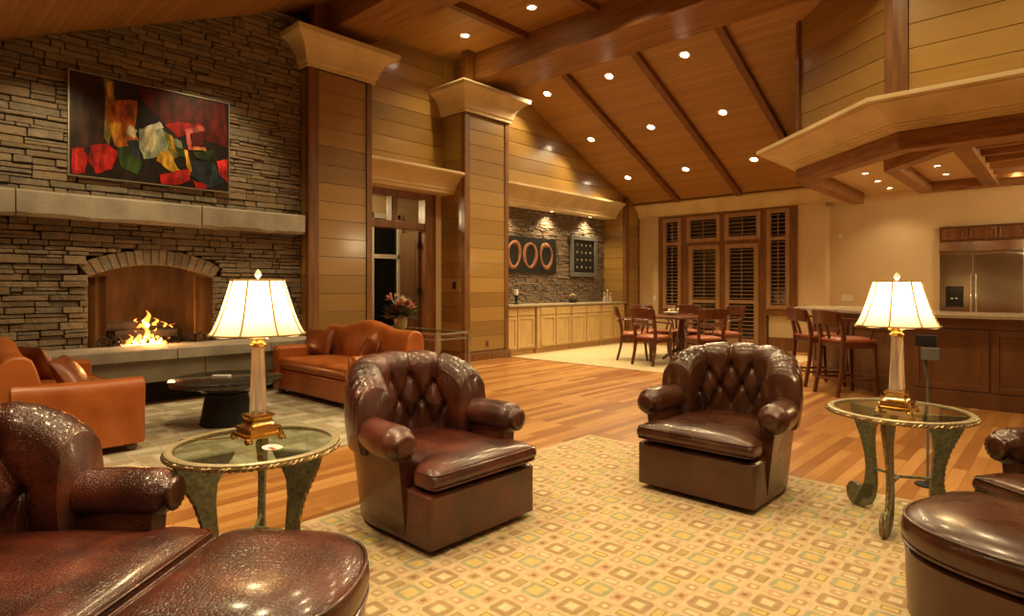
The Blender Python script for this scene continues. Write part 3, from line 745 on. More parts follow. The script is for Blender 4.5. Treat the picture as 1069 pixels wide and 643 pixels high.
polys = [('bg2', [(225, 240), (330, 255), (335, 470), (225, 480)]), ('dred', [(430, 280), (720, 335), (728, 470), (600, 430), (520, 400), (450, 330)]),
         ('red', [(520, 400), (560, 390), (640, 400), (650, 420), (560, 440)]),
         ('olive', [(322, 252), (355, 262), (360, 320), (340, 470), (325, 440), (330, 320)]), ('yel', [(335, 265), (357, 262), (352, 322), (338, 318)]),
         ('or', [(330, 330), (395, 322), (430, 325), (420, 420), (436, 455), (400, 480), (360, 470), (338, 400)]), ('yel', [(345, 400), (385, 390), (360, 465)]), ('pink', [(375, 330), (400, 330), (395, 400), (380, 395)]), ('cream', [(405, 400), (430, 420), (420, 445), (395, 430)]),
         ('red', [(228, 480), (262, 478), (275, 510), (268, 560), (228, 560)]), ('bred', [(238, 500), (262, 520), (255, 552), (235, 548)]), ('red', [(285, 470), (330, 462), (372, 490), (350, 545), (300, 560), (278, 520)]), ('bred', [(300, 490), (340, 500), (330, 530), (300, 525)]),
         ('grn', [(365, 475), (410, 470), (445, 520), (430, 560), (380, 540)]), ('blue', [(395, 455), (430, 450), (440, 510), (410, 500)]),
         ('mint', [(435, 415), (470, 400), (508, 408), (530, 470), (515, 500), (450, 510), (435, 470)]), ('cream', [(440, 420), (480, 404), (500, 440), (480, 490), (450, 480)]), ('white', [(455, 408), (500, 390), (515, 410), (480, 415)]),
         ('yel', [(500, 490), (530, 480), (560, 540), (605, 555), (590, 570), (530, 545), (490, 515)]), ('olive', [(515, 420), (545, 440), (565, 500), (545, 510), (525, 460)]), ('yel', [(530, 430), (550, 445), (562, 490), (548, 490)]),
         ('grn', [(540, 430), (575, 455), (585, 500), (560, 500)]), ('blue', [(600, 510), (680, 520), (720, 580), (660, 600), (600, 560)]),
         ('mint', [(545, 445), (570, 450), (575, 475), (555, 470)]),
         ('pink', [(580, 415), (645, 405), (652, 420), (600, 428), (605, 470), (655, 470), (650, 478), (595, 480)]), ('dred', [(605, 428), (645, 425), (650, 465), (608, 468)]), ('yel', [(610, 473), (655, 475), (654, 483), (610, 480)]), ('yel', [(580, 480), (592, 480), (606, 540), (600, 552), (588, 530)]),
         ('grn', [(610, 486), (680, 480), (670, 520), (625, 505)]), ('red', [(500, 560), (560, 545), (600, 540), (600, 575), (560, 592), (505, 590)]), ('bred', [(545, 550), (590, 545), (580, 570), (550, 570)]), ('red', [(610, 575), (655, 590), (655, 604), (620, 600)]),
         ('bred', [(690, 515), (728, 510), (728, 585), (700, 560)])]
m1 = MB()
for i, (c, P) in enumerate(polys):
    q = []
    for x, y in P:
        u = (x-220)/512; top = 228+107*u; bot = 563+49*u; vv = (y-top)/(bot-top); u2 = u*1.22/(1+.22*u) if False else u
        q.append((max(-PW/2+.004, min(PW/2-.004, -PW/2+PW*(u2+.10*u2*(u2-1)*-1*-1))), max(.004, min(PH-.004, PH*(1-vv)))))
    # roughen edges
    e = []
    rg = random.Random(i)
    for k_ in range(len(q)):
        a = q[k_]; b_ = q[(k_+1) % len(q)]
        for s in range(3):
            t = s/3; e.append((a[0]+(b_[0]-a[0])*t+(rg.uniform(-.008, .008) if s else 0), a[1]+(b_[1]-a[1])*t+(rg.uniform(-.008, .008) if s else 0)))
    zc = .036+.0004*i
    m1.add([(zc, y, z) for y, z in e], [tuple(range(len(e)))], mi=names.index(c))
m1.build('paint_patches', ['paint_'+n_ for n_ in names], pt_)

# ================================================================ BAR NICHE
def panel_door(mb, o, U, H_, N_, t=.02, fw=.05):
    """frame-and-panel door, o lower corner, U width vector, outward normal N_"""
    o = Vector(o); u = Vector(U).normalized(); W = Vector(U).length; N_ = Vector(N_); z = Vector((0, 0, 1))
    mb.obox(o, u*fw, z*H_, N_*t); mb.obox(o+u*(W-fw), u*fw, z*H_, N_*t)
    mb.obox(o+u*fw, u*(W-2*fw), z*fw, N_*t); mb.obox(o+u*fw+z*(H_-fw), u*(W-2*fw), z*fw, N_*t)
    mb.obox(o+u*fw, u*(W-2*fw), z*H_, N_*(t*.35))
def base_cab(y0, y1, xf, doors, label):
    r = empty('base_cabinet', (xf, (y0+y1)/2, 0), label, 'cabinet', 'maple cabinets under the bar counter')
    m1 = MB(); m1.box(-.50, 0, y0+.004-(y0+y1)/2, y1-.004-(y0+y1)/2, .09, .865); m1.box(-.5, -.03, y0+.004-(y0+y1)/2, y1-.004-(y0+y1)/2, 0, .09); m1.build('body', 'maple', r, bevel=.003)
    for a, b_ in doors:
        a -= (y0+y1)/2; b_ -= (y0+y1)/2
        m1 = MB(); panel_door(m1, (.0, a, .12), (0, b_-a, 0), .57, (1, 0, 0)); m1.build('door', 'maple', r, bevel=.002)
        m1 = MB(); m1.box(0, .018, a, b_, .71, .85); m1.build('drawer', 'maple', r, bevel=.003)
base_cab(7.69, 8.47, -7.31, [(7.70, 7.95), (7.98, 8.43)], 'maple base cabinet at the left end of the bar, beside the column')
base_cab(8.48, 9.49, -7.27, [(8.58, 9.0), (9.03, 9.47)], 'maple base cabinet second from the left under the bar')
base_cab(9.50, 10.52, -7.27, [(9.53, 9.98), (10.02, 10.49)], 'maple base cabinet third from the left under the bar')
base_cab(10.53, 11.45, -7.27, [(10.57, 10.96), (11.0, 11.42)], 'maple base cabinet at the far right end of the bar')
mb = MB(); mb.box(-7.86, -7.235, 7.69, 11.46, .87, .905); tag(mb.build('bar_countertop', 'counter', bevel=.005), 'long pale stone countertop along the bar cabinets', 'countertop')

a = empty('ring_artwork', (-7.80, 8.83, 1.5), 'dark wall panel with three terracotta rings above the bar', 'artwork')
m1 = MB(); m1.box(-.01, .02, -.85, .85, 0, .70); m1.build('panel', 'blackmatte', a, bevel=.004)
for i, y in enumerate((-.43, .04, .53)):
    m1 = MB(); n = 28; rings = []
    rg = random.Random(i)
    for q in range(n):
        t = 2*PI*q/n; wob = 1+.05*math.sin(2*t+i)+.03*math.sin(3*t)
        wq = .030+.010*math.sin(t*2+i*2)
        cy, cz = math.cos(t)*.17*wob, math.sin(t)*.24*wob
        oy_, oz_ = math.cos(t)*wq*1.2, math.sin(t)*wq*1.2
        rings.append([(.02, y+cy-oy_, .35+cz-oz_), (.02, y+cy+oy_, .35+cz+oz_), (.035, y+cy+oy_*.6, .35+cz+oz_*.6), (.035, y+cy-oy_*.6, .35+cz-oz_*.6)])
    rings.append(rings[0]); m1.loft(rings, True, False, False); m1.build('ring', 'terra', a, smooth=True)
a = empty('framed_relief', (-7.80, 10.64, 1.45), 'grey framed dark relief with rows of small studs above the bar', 'artwork')
m1 = MB(); F_ = .47
for (p, q, s, t) in ((-F_, -F_+.09, 0, .88), (F_-.09, F_, 0, .88), (-F_+.09, F_-.09, 0, .09), (-F_+.09, F_-.09, .79, .88)): m1.box(-.01, .04, p, q, s, t)
m1.build('frame', 'greybox', a, bevel=.006)
m1 = MB(); m1.box(-.01, .015, -F_+.08, F_-.08, .08, .80); m1.build('panel', 'blackmatte', a)
m1 = MB()
for i in range(4):
    for j in range(4): m1.lathe([(.022, 0), (.018, .014), (.002, .02)], seg=8); 
m1 = MB()
for i in range(4):
    for j in range(4):
        cy, cz = -.24+.16*i, .2+.16*j
        m1.loft([[(.015, cy+.022*math.cos(2*PI*q/8), cz+.03*math.sin(2*PI*q/8)) for q in range(8)], [(.03, cy+.012*math.cos(2*PI*q/8), cz+.018*math.sin(2*PI*q/8)) for q in range(8)]])
m1.build('studs', 'tablemetal', a)
# items on the bar
a = empty('pillar_candle', (-7.6, 8.27, .905), 'white pillar candle on a dark holder at the left end of the bar', 'candle')
m1 = MB(); m1.lathe([(.05, 0), (.05, .02), (.022, .04), (.03, .12), (.045, .16), (.05, .17)], seg=16); m1.build('holder', 'blackmatte', a, smooth=True)
m1 = MB(); m1.lathe([(.035, .17), (.037, .27), (.03, .275)], seg=16); m1.build('candle', 'paper', a, smooth=True)
a = empty('flower_bowl', (-7.55, 9.95, .905), 'low bowl of pale orange flowers on the bar counter', 'flowers')
m1 = MB(); m1.lathe([(.05, 0), (.10, .03), (.12, .07), (.11, .07), (.09, .035)], seg=18); m1.build('bowl', 'blackgl', a, smooth=True)
def petals(mb, c, n, R, up, L_, wd, rg, mi=0):
    for i in range(n):
        th = rg.uniform(0, 2*PI); el_ = rg.uniform(up[0], up[1]); d = Vector((math.cos(th)*math.cos(el_), math.sin(th)*math.cos(el_), math.sin(el_)))
        s = Vector((-math.sin(th), math.cos(th), 0)); l = L_*rg.uniform(.7, 1.15); up_ = d.cross(s)
        b0 = Vector(c)+d*R
        P = [b0, b0+d*l*.45+s*wd+up_*.008, b0+d*l, b0+d*l*.45-s*wd+up_*.008, b0+d*l*.45-up_*wd*.35]
        mb.add([tuple(p) for p in P], [(0, 1, 4), (1, 2, 4), (2, 3, 4), (3, 0, 4), (0, 3, 1), (1, 3, 2)], mi=mi)
rg = random.Random(3)
m1 = MB()
for i in range(9): petals(m1, (rg.uniform(-.12, .12), rg.uniform(-.14, .14), .10+rg.uniform(0, .06)), 9, .0, (.1, 1.3), .05, .014, rg, mi=i % 2)
m1.build('blossoms', ['cream_petal', 'terra'], a)
for i, (y, hh, nm) in enumerate(((11.0, .20, 'left'), (11.12, .26, 'middle'), (11.24, .19, 'right'))):
    a = empty('glass_decanter', (-7.5, y, .905), nm+' small clear glass decanter of the three at the right end of the bar', 'decanter', 'decanters on the bar')
    m1 = MB(); m1.lathe([(.03, 0), (.032, .08), (.03, hh*.5), (.012, hh*.65), (.011, hh*.85), (.015, hh*.86)], seg=14); m1.build('bottle', 'crystal', a, smooth=True)
    m1 = MB(); m1.lathe([(.008, hh*.86), (.016, hh*.93), (.012, hh), (.003, hh+.01)], seg=12); m1.build('stopper', 'paper', a, smooth=True)
# outlet on the second column, switch on niche side
def plate(name, label, loc, N_, w_=.075, h_=.115, m='white', cat='outlet', n=2):
    r = empty(name, loc, label, cat); N_ = Vector(N_); u = Vector((N_.y, -N_.x, 0))
    m1 = MB(); m1.obox(-u*w_/2-Vector((0, 0, h_/2)), u*w_, (0, 0, h_), N_*.006); m1.build('cover_plate', m, r, bevel=.002)
    for i in range(n):
        c = -w_/2+w_*(i+.5)/n
        s = MB(); s.obox(u*(c-.010)-Vector((0, 0, .025))+N_*.006, u*.020, (0, 0, .05), N_*.004); s.build('switch', 'blackmatte' if m == 'blackmatte' or m == 'trim' else 'white', r)
plate('wall_outlet', 'small dark outlet low on the column between doorway and bar', (PX-.014, 7.16, .27), (1, 0, 0), m='trim', n=1)
plate('wall_switch', 'small dark switch on the wood side of the doorway column', (-7.5, 6.64, 1.25), (0, -1, 0), m='blackmatte', cat='switch', n=1)
plate('wall_switch', 'white triple light switch on the cream kitchen wall', (-3.05, 12.348, 1.03), (0, -1, 0), w_=.19, cat='switch', n=3)
plate('wall_switch', 'single light switch on the cream wall beside the far corner', (-6.86, 12.048, .98), (0, -1, 0), cat='switch', n=1)
a = empty('thermostat', (-3.25+.08, 12.35, 2.17), 'small round white sensor high on the kitchen wall', 'sensor')
m1 = MB(); m1.loft([[(.04*math.cos(2*PI*q/20)*s, -d, .04*math.sin(2*PI*q/20)*s) for q in range(20)] for s, d in ((1, 0), (1, .015), (.6, .025))]); m1.build('sensor_body', 'white', a, smooth=True)

# ================================================================ KITCHEN
fr_ = empty('refrigerator', (-1.64, 12.28, 0), 'large stainless built in refrigerator with ice dispenser and long handles', 'refrigerator')
FZ = 1.76
m1 = MB(); m1.box(0, 1.09, -.0, .06, .05, 1.985); m1.build('body', 'steel', fr_, bevel=.004)
m1 = MB(); m1.box(.005, .455, -.03, 0, .12, FZ); m1.build('freezer_door', 'steel', fr_, bevel=.006)
m1 = MB(); m1.box(.463, 1.085, -.03, 0, .12, FZ); m1.build('fridge_door', 'steel', fr_, bevel=.006)
m1 = MB(); m1.box(.0, 1.09, -.035, 0, FZ+.015, FZ+.055); m1.obox((0, -.03, FZ+.06), (1.09, 0, 0), (0, .02, .15), (0, .01, 0)); m1.build('grille', 'steel', fr_, bevel=.004)
for x in (.425, .49):
    m1 = MB(); m1.tube([(x, -.03, .75), (x, -.075, .76), (x, -.075, 1.42), (x, -.03, 1.43)], .011, 8); m1.build('handle', 'steel', fr_, smooth=True)
m1 = MB(); m1.box(.09, .33, -.034, -.028, .90, 1.24); m1.build('ice_dispenser', 'blackgl', fr_, bevel=.004)
m1 = MB(); m1.box(.16, .19, -.038, -.034, 1.03, 1.045); m1.box(.22, .25, -.038, -.034, 1.03, 1.045); m1.build('dispenser_buttons', 'white', fr_)
a = empty('fridge_top_cabinet', (-1.64, 12.28, 1.99), 'low carved wood cabinet above the stainless refrigerator', 'cabinet')
m1 = MB(); m1.box(0, 1.6, 0, .07, 0, .23); m1.box(0, 1.6, -.01, 0, .21, .24); m1.build('body', 'island', a, bevel=.003)
for i in range(4):
    m1 = MB(); x = .03+i*.37; panel_door(m1, (x, 0, .02), (.35, 0, 0), .18, (0, -1, 0), fw=.035); m1.box(x+.06, x+.29, -.012, 0, .07, .14); m1.build('carved_panel', 'trim', a, bevel=.004)
# island
IS = [(3.0, 7.62), (-1.33, 7.62), (-2.62, 8.86), (-2.62, 9.7), (-2.0, 9.7), (-2.0, 9.2), (-1.0, 8.4), (3.0, 8.4)]
isl = empty('kitchen_island', (-.5, 8.0, 0), 'long dark wood paneled kitchen island with angled left end', 'island')
m1 = MB(); m1.prism(IS, 0, .90); wp(m1, 'body', 'island', isl)
x = -1.27
m1 = MB(); m1.box(-1.33, 3.0, 7.60, 7.62, 0, .16); m1.box(-1.33, 3.0, 7.605, 7.62, .80, .90); wp(m1, 'rails', 'island', isl, bevel=.003)
for i in range(6):
    xx = -1.25+i*.66
    m1 = MB(); panel_door(m1, (xx, 7.62, .17), (.64, 0, 0), .62, (0, -1, 0), fw=.06); wp(m1, 'panel', 'island', isl, bevel=.003)
for i in range(2):
    p0 = Vector((-1.40, 7.69, .17)); d = Vector((-1.29, 1.24, 0)).normalized(); nn = Vector((-d.y, d.x, 0)); nn = nn if nn.y < 0 else -nn
    m1 = MB(); panel_door(m1, p0+d*(i*.83+.05), d*.78, .62, nn, fw=.06); wp(m1, 'panel', 'island', isl, bevel=.003)
TOP = [(3.05, 7.52), (-1.36, 7.52), (-2.90, 9.0), (-2.90, 9.8), (-1.9, 9.8), (-1.9, 9.25), (-.95, 8.45), (3.05, 8.45)]
mb = MB(); mb.prism(TOP, .905, .945); tag(mb.build('island_countertop', 'counter', bevel=.006), 'pale stone countertop following the angled kitchen island', 'countertop')

# ================================================================ LOUNGE CHAIRS
def seg_dist(pa, pb, qx, qy):
    vx, vy = pb[0]-pa[0], pb[1]-pa[1]; L2 = vx*vx+vy*vy
    t = np.clip(((qx-pa[0])*vx+(qy-pa[1])*vy)/L2, 0, 1)
    return np.hypot(qx-(pa[0]+t*vx), qy-(pa[1]+t*vy))
def tufted_back():
    NU, nI, nA, nO = 190, 46, 30, 16
    PHM = math.radians(90); cy = .03
    ups = [(-.258, .175), (-.086, .15), (.086, .15), (.258, .175)]; lows = [(-.344, .285), (-.172, .285), (0, .275), (.172, .285), (.344, .285)]
    lows2 = [(-.086, .40), (.086, .40)]
    segs = []
    for u in ups: segs.append((u, (u[0]*1.08, -.13)))
    for l in lows:
        for u in ups:
            if abs(abs(u[0]-l[0])-.086) < .01: segs.append((u, l))
        for q in lows2:
            if abs(abs(q[0]-l[0])-.086) < .01: segs.append((l, q))
    segs.append((ups[0], lows[0])); segs.append((ups[3], lows[4])); segs.append((lows[0], (-.36, .45))); segs.append((lows[4], (.36, .45)))
    segs.append((lows[1], (-.26, .42))); segs.append((lows[3], (.26, .42))); segs.append((lows[0], (-.26, .42))); segs.append((lows[4], (.26, .42)))
    buttons = ups+lows
    V = []
    for i in range(NU+1):
        ph = -PHM+2*PHM*i/NU
        zt = .575+.235*max(0.0, 1-(abs(ph)/1.68)**3.2)**.55
        rr = .070-.004*abs(ph)/PHM
        ri0, rc, ro = .285, .335, .392
        A = (ri0, .34); B = (rc-rr, zt-rr); C = (rc+rr, zt-rr); D = (ro, .40)
        pts = []
        for k_ in range(nI):
            t = k_/nI; pts.append((A[0]+(B[0]-A[0])*t-.018*math.sin(PI*t), A[1]+(B[1]-A[1])*t))
        for k_ in range(nA+1):
            an = PI-PI*k_/nA; pts.append((rc+rr*math.cos(an), zt-rr+rr*math.sin(an)))
        for k_ in range(1, nO+1):
            t = k_/nO; pts.append((C[0]+(D[0]-C[0])*t+.012*math.sin(PI*t), C[1]+(D[1]-C[1])*t))
        P = np.array(pts)
        d = np.hypot(*(P[1:]-P[:-1]).T); s = np.concatenate([[0], np.cumsum(d)])
        itop = nI+nA//2; tb = s[itop]-s                       # distance below the crest, inside positive
        T = np.gradient(P, axis=0); T /= np.linalg.norm(T, axis=1)[:, None]; Nn = np.stack([-T[:, 1], T[:, 0]], 1)
        a = np.full(len(P), ph*.32)
        dist = np.full(len(P), 9.0)
        for sg in segs: dist = np.minimum(dist, seg_dist(sg[0], sg[1], a, tb))
        puff = .037*(1-np.exp(-(dist/.028)))
        for bt in buttons:
            db = np.hypot(a-bt[0], tb-bt[1]); puff -= .026*np.exp(-(db/.022)**2)
            ang = np.arctan2(tb-bt[1], a-bt[0]); puff += .0022*np.sin(ang*11)*np.exp(-(db/.06)**2)*(db > .012)
        fade = np.clip((.0-tb)/.10, 0, 1)                       # outside: plain roll with fine pleats
        side = np.clip((abs(ph)-.75)/.5, 0, 1)
        topf = .42+.58*np.clip((tb-.0)/.13, 0, 1); puff = .034-(.034-puff)*topf
        puff = puff*(1-fade)+.026*fade
        pl = .0035*math.sin(ph*46+2*math.sin(ph*9))*np.exp(-((tb+.08)/.09)**2)*(.3+.7*side)
        puff = puff+pl
        P2 = P+Nn*puff[:, None]
        for (r_, z_) in P2:
            V.append((r_*math.sin(ph), cy+r_*math.cos(ph), z_))
    n = len(P)
    F = []
    for i in range(NU):
        for j in range(n-1):
            F.append((i*n+j, (i+1)*n+j, (i+1)*n+j+1, i*n+j+1))
        F.append((i*n+n-1, (i+1)*n+n-1, (i+1)*n, i*n))
    F.append(tuple(range(n))); F.append(tuple(reversed([NU*n+j for j in range(n)])))
    m1 = MB(); m1.add(V, F); return m1, [(u, .0) for u in buttons]
def upath(w_, yb, front, cy=.03, n=26):
    """U plan path, from the front right round the back to the front left"""
    P = [(w_, front), (w_, (front+cy)/2), (w_, cy)]
    for i in range(1, n):
        t = PI*i/n; P.append((w_*math.cos(t), cy+yb*math.sin(t)))
    P += [(-w_, cy), (-w_, (front+cy)/2), (-w_, front)]
    return P
def cushion(mb, hw, y0, y1, z0, z1, crown, n=34, m=44, ex=5.0, ey=7.0, wrinkle=.0):
    rings = []
    zm = (z0+z1)/2; T = (z1-z0)/2
    for i in range(n+1):
        s = -1+2*i/n; s = math.sin(s*PI/2)*.35+s*.65; s = max(-1, min(1, s))
        y = (y0+y1)/2+(y1-y0)/2*s; e = max(0.0, 1-abs(s)**ey)**(1/2.6); e = max(e, .02)
        h_ = hw(y)*(1-(1-e)*.04); ring = []
        for k_ in range(m):
            t = 2*PI*k_/m; x = h_*sgnpow(math.cos(t), 2/ex); zz = sgnpow(math.sin(t), .5)
            cr = crown*(1-(x/h_)**2)*(1-s*s)**.5
            ring.append((x, y, zm+T*e*zz+(cr if zz > 0 else -cr*.2)+wrinkle*math.sin(x*31+y*17)*math.sin(y*23)*(1 if zz > 0 else 0)))
        rings.append(ring)
    mb.loft(rings)
def club_chair(mat):
    r = empty('tufted_club_chair', (0, 0, 0), 'x', 'armchair')
    bk, _ = tufted_back(); bk.build('backrest', mat, r, smooth=180)
    # front apron block
    m1 = MB(); rings = []
    for z, e in ((.03, .012), (.035, 0), (.265, 0), (.275, .008), (.28, .03)):
        w_ = .352-e; P = []
        for (cx_, cy_, a0) in ((w_-.025, -.42+.025+e, -90), (w_-.025, .0, 0), (-w_+.025, .0, 90), (-w_+.025, -.42+.025+e, 180)):
            for q in range(5):
                t = math.radians(a0+q*22.5); P.append((cx_+.025*math.cos(t), cy_+.025*math.sin(t), z))
        rings.append(P)
    m1.loft(rings); m1.build('seat_base', mat, r, smooth=35)
    # outside shell, flared
    m1 = MB(); rings = []
    prof = [(.0, .03, .345), (.0, .035, .350), (0, .15, .362), (0, .30, .378), (0, .42, .392), (0, .50, .398), (-.075, .50, .398), (-.085, .28, .378), (-.085, .06, .362), (-.03, .03, .345)]
    base = []
    for off, z, w_ in prof:
        base.append([(x, y, z) for x, y in upath(w_+off, w_+off+.012, -.235+.0, n=26)])
    npt = len(base[0])
    for i in range(npt): rings.append([base[k_][i] for k_ in range(len(prof))])
    m1.loft(rings); m1.build('outer_shell', mat, r, smooth=40)
    # rolled arms
    for s in (-1, 1):
        m1 = MB(); n = 26; seg = 36; rings = []
        for i in range(n+1):
            t = i/n; y = -.255+.50*t
            xc = s*(.378-.14*max(0, t-.3)**1.3); zc = .484+.01*t
            R_ = .086-.016*max(0, t-.3)
            if t < .10: R_ = .086*math.sqrt(max(0, 1-((.10-t)/.10)**2*.86))
            y2 = y-(.012 if t < .10 else 0)
            rings.append([(xc+R_*math.cos(2*PI*q/seg)*(1+.0), y2, zc+R_*.98*math.sin(2*PI*q/seg)+.0) for q in range(seg)])
        # front boss with pleats
        front = []
        for rr_, dy in ((.060, -.012), (.035, -.020), (.010, -.016)):
            front.append([(s*.378+rr_*math.cos(2*PI*q/seg), -.267+dy+.004*(q % 2)*(rr_/.06), .484+rr_*math.sin(2*PI*q/seg)) for q in range(seg)])
        rings2 = list(reversed(front))+[[(x+.0, y+(.0035 if q % 3 == 0 and k_ < 4 else 0), z) for q, (x, y, z) in enumerate(R0)] for k_, R0 in enumerate(rings)]
        m1.loft(rings2); m1.build('arm', mat, r, smooth=180)
    # seat cushion, T shaped
    def hw(y):
        t = min(1, max(0, (y+.30)/.05)); t = t*t*(3-2*t); return .352+(.300-.352)*t if y < .06 else .300-.06*max(0, (y-.06)/.24)**2
    m1 = MB(); cushion(m1, hw, -.445, .29, .288, .392, .028, n=46, m=52, ex=9, ey=12, wrinkle=.0012)
    cu = m1.build('seat_cushion', mat, r, smooth=180)
    m1 = MB()
    for z, q in ((.370, .0), (.308, 0)):
        m1.tube([(-.345, -.31, z), (-.345, -.415, z), (-.336, -.432, z), (-.31, -.438, z), (0, -.439, z), (.31, -.438, z), (.336, -.432, z), (.345, -.415, z), (.345, -.31, z)], .0045, 6)
    m1.build('piping', mat, cu, smooth=True)
    m1 = MB(); m1.lathe([(.27, 0), (.27, .034)], (0, -.05, 0), seg=30); m1.build('swivel_base', 'blackmatte', r)
    return r
croc = club_chair('croc')
def face(dx, dy): return math.atan2(dx, -dy)
place(croc, (-2.50, 2.055, .0112), face(1, 0), 'oxblood embossed tufted leather club chair standing whole, right of the left glass table', True)
place(croc, (-2.29, .275, .0112), face(.77, .63), 'oxblood embossed tufted leather club chair cut by the left edge of the picture', False)
choc = club_chair('choc')
place(choc, (-1.577, 3.60, .0112), 0, 'smooth brown tufted leather club chair with its back to the dining area', True)
place(choc, (.215, 3.47, .0112), face(-.62, -.78), 'smooth brown leather club chair mostly outside the right edge, only an arm showing', False)

def ottoman(mat):
    r = empty('ottoman', (0, 0, 0), 'x', 'ottoman')
    hw_, yb, yf = .325, .28, -.29
    def outline(o):
        if o > .03:
            k0 = outline(.03); f = 1-(o-.03)/.30
            return [(x*f, y*f) for x, y in k0]
        P = []; rc = .09
        for q in range(7):
            t = math.radians(q*15); P.append((hw_-rc+(rc-o)*math.cos(t), yb-rc+(rc-o)*math.sin(t)))
        for q in range(7):
            t = math.radians(90+q*15); P.append((-hw_+rc+(rc-o)*math.cos(t), yb-rc+(rc-o)*math.sin(t)))
        for q in range(0, 33):
            t = PI+PI*q/32
            P.append(((hw_-o)*sgnpow(math.cos(t), .85), .0+(abs(yf)-o)*-abs(math.sin(t))**.85))
        return P
    m1 = MB(); m1.loft([[(x, y, z) for x, y in outline(o)] for z, o in ((.03, .02), (.035, .012), (.15, .008), (.262, .006), (.272, .02), (.275, .05))]); m1.build('base', mat, r, smooth=40)
    m1 = MB(); m1.loft([[(x, y, z) for x, y in outline(o)] for z, o in ((.278, .06), (.280, .03), (.288, .008), (.30, .0), (.33, -.006), (.362, -.002), (.378, .006), (.392, .022), (.408, .055), (.420, .10), (.428, .15), (.432, .20))]); cu = m1.build('cushion', mat, r, smooth=180)
    m1 = MB()
    for z, o in ((.382, .004), (.292, .0)): m1.tube([(x, y, z) for x, y in outline(o)], .0048, 6, closed=True)
    m1.build('piping', mat, cu, smooth=True)
    m1 = MB(); m1.lathe([(.2, 0), (.2, .034)], seg=24); m1.build('foot_ring', 'blackmatte', r)
    return r
place(ottoman('croc'), (-1.70, .765, .0112), face(.77, .63), 'oxblood embossed leather ottoman at the bottom left in front of the cut-off chair', True)
ot = place(ottoman('choc'), (-.105, 2.655, .0112), face(-.35, -.94), 'smooth brown leather ottoman at the bottom right corner', True)
ot.scale = (1.1, 1.05, 1.0)

# ================================================================ GLASS TABLES + LAMPS
def side_table():
    r = empty('round_glass_table', (0, 0, 0), 'x', 'side table', 'round glass side tables')
    Z = .58; R_ = .325
    m1 = MB(); n = 64; rings = []
    for i in range(n):
        t = 2*PI*i/n; c, s = math.cos(t), math.sin(t)
        rings.append([(c*a, s*a, z) for a, z in ((R_-.028, Z-.012), (R_-.006, Z-.022), (R_, Z-.014), (R_, Z-.002), (R_-.006, Z+.002), (R_-.028, Z))])
    rings.append(rings[0]); m1.loft(rings, True, False, False); m1.build('rim', 'tablerim', r, smooth=40)
    m1 = MB()
    for ph in (0, PI):
        m1.tube([((R_+.001)*math.cos(t)+.0045*math.cos(t*44+ph)*math.cos(t), (R_+.001)*math.sin(t)+.0045*math.cos(t*44+ph)*math.sin(t), Z-.016+.0045*math.sin(t*44+ph)) for t in [2*PI*i/420 for i in range(420)]], .0055, 5, closed=True)
    m1.build('rope_edge', 'rope', r, smooth=True)
    m1 = MB(); m1.lathe([(R_-.027, Z-.010), (R_-.027, Z-.003)], seg=64); m1.build('glass_top', 'glass', r, smooth=30)
    for a in (268, 148, 28):
        a = math.radians(a); u = Vector((math.cos(a), math.sin(a), 0)); v = Vector((-u.y, u.x, 0)); th = .013
        # profile: outer edge and inner edge radii against height
        Hs = [Z-.02, .54, .50, .45, .38, .30, .22, .15, .10, .06]
        outr = [.300, .298, .286, .262, .228, .204, .196, .206, .226, .25]
        inr = [.085, .095, .125, .150, .156, .150, .142, .138, .146, .17]
        m1 = MB(); rings = []
        for z, ro, ri in zip(Hs, outr, inr):
            rings.append([tuple(u*ro+v*th+Vector((0, 0, z))), tuple(u*ro-v*th+Vector((0, 0, z))), tuple(u*ri-v*th+Vector((0, 0, z))), tuple(u*ri+v*th+Vector((0, 0, z)))])
        m1.loft(rings)
        # scroll foot
        P = []
        cen = (.272, .062); N_ = 18
        prof = []
        for q in range(N_):
            t = 2*PI*q/N_; prof.append((cen[0]+.055*math.cos(t), cen[1]+.061*math.sin(t)))
        m1.loft([[tuple(u*p+v*th+Vector((0, 0, z))) for p, z in prof], [tuple(u*p-v*th+Vector((0, 0, z))) for p, z in prof]])
        prof = [(.142, .15), (.150, .08), (.175, .03), (.22, .004), (.275, .001), (.24, .06), (.21, .13)]
        m1.loft([[tuple(u*p+v*th+Vector((0, 0, z))) for p, z in prof], [tuple(u*p-v*th+Vector((0, 0, z))) for p, z in prof]])
        lg = m1.build('leg', 'tablemetal', r)
        m1 = MB()
        path = [Vector((ro, 0, z)) for z, ro in zip(Hs, outr)]
        dense = []
        for k_ in range(len(path)-1):
            for s in range(10): dense.append(path[k_].lerp(path[k_+1], s/10))
        for t in [math.radians(70-i*9) for i in range(22)]: dense.append(Vector((.272+.058*math.cos(t), 0, .062+.062*math.sin(t))))
        for ph in (0, PI):
            m1.tube([tuple(u*(p.x+.004*math.cos(i*.85+ph))+v*(.004*math.sin(i*.85+ph))+Vector((0, 0, p.z))) for i, p in enumerate(dense)], .0048, 5)
        m1.build('rope_trim', 'rope', lg, smooth=True)
    m1 = MB()
    for a in (268, 148, 28):
        a = math.radians(a); m1.tube([(0, 0, .235), (.155*math.cos(a), .155*math.sin(a), .235)], .008, 8)
    m1.build('stretcher', 'tablemetal', r, smooth=True)
    return r
tb = side_table()
TR, TL = (-.656, 3.627), (-2.424, 1.075)
place(tb, (*TR, .0112), 0, 'round glass table with rope edge right of the smooth brown chair', True)
place(tb, (*TL, .0112), 0, 'round glass table with rope edge at the left, holding a lamp and a small dish', False)
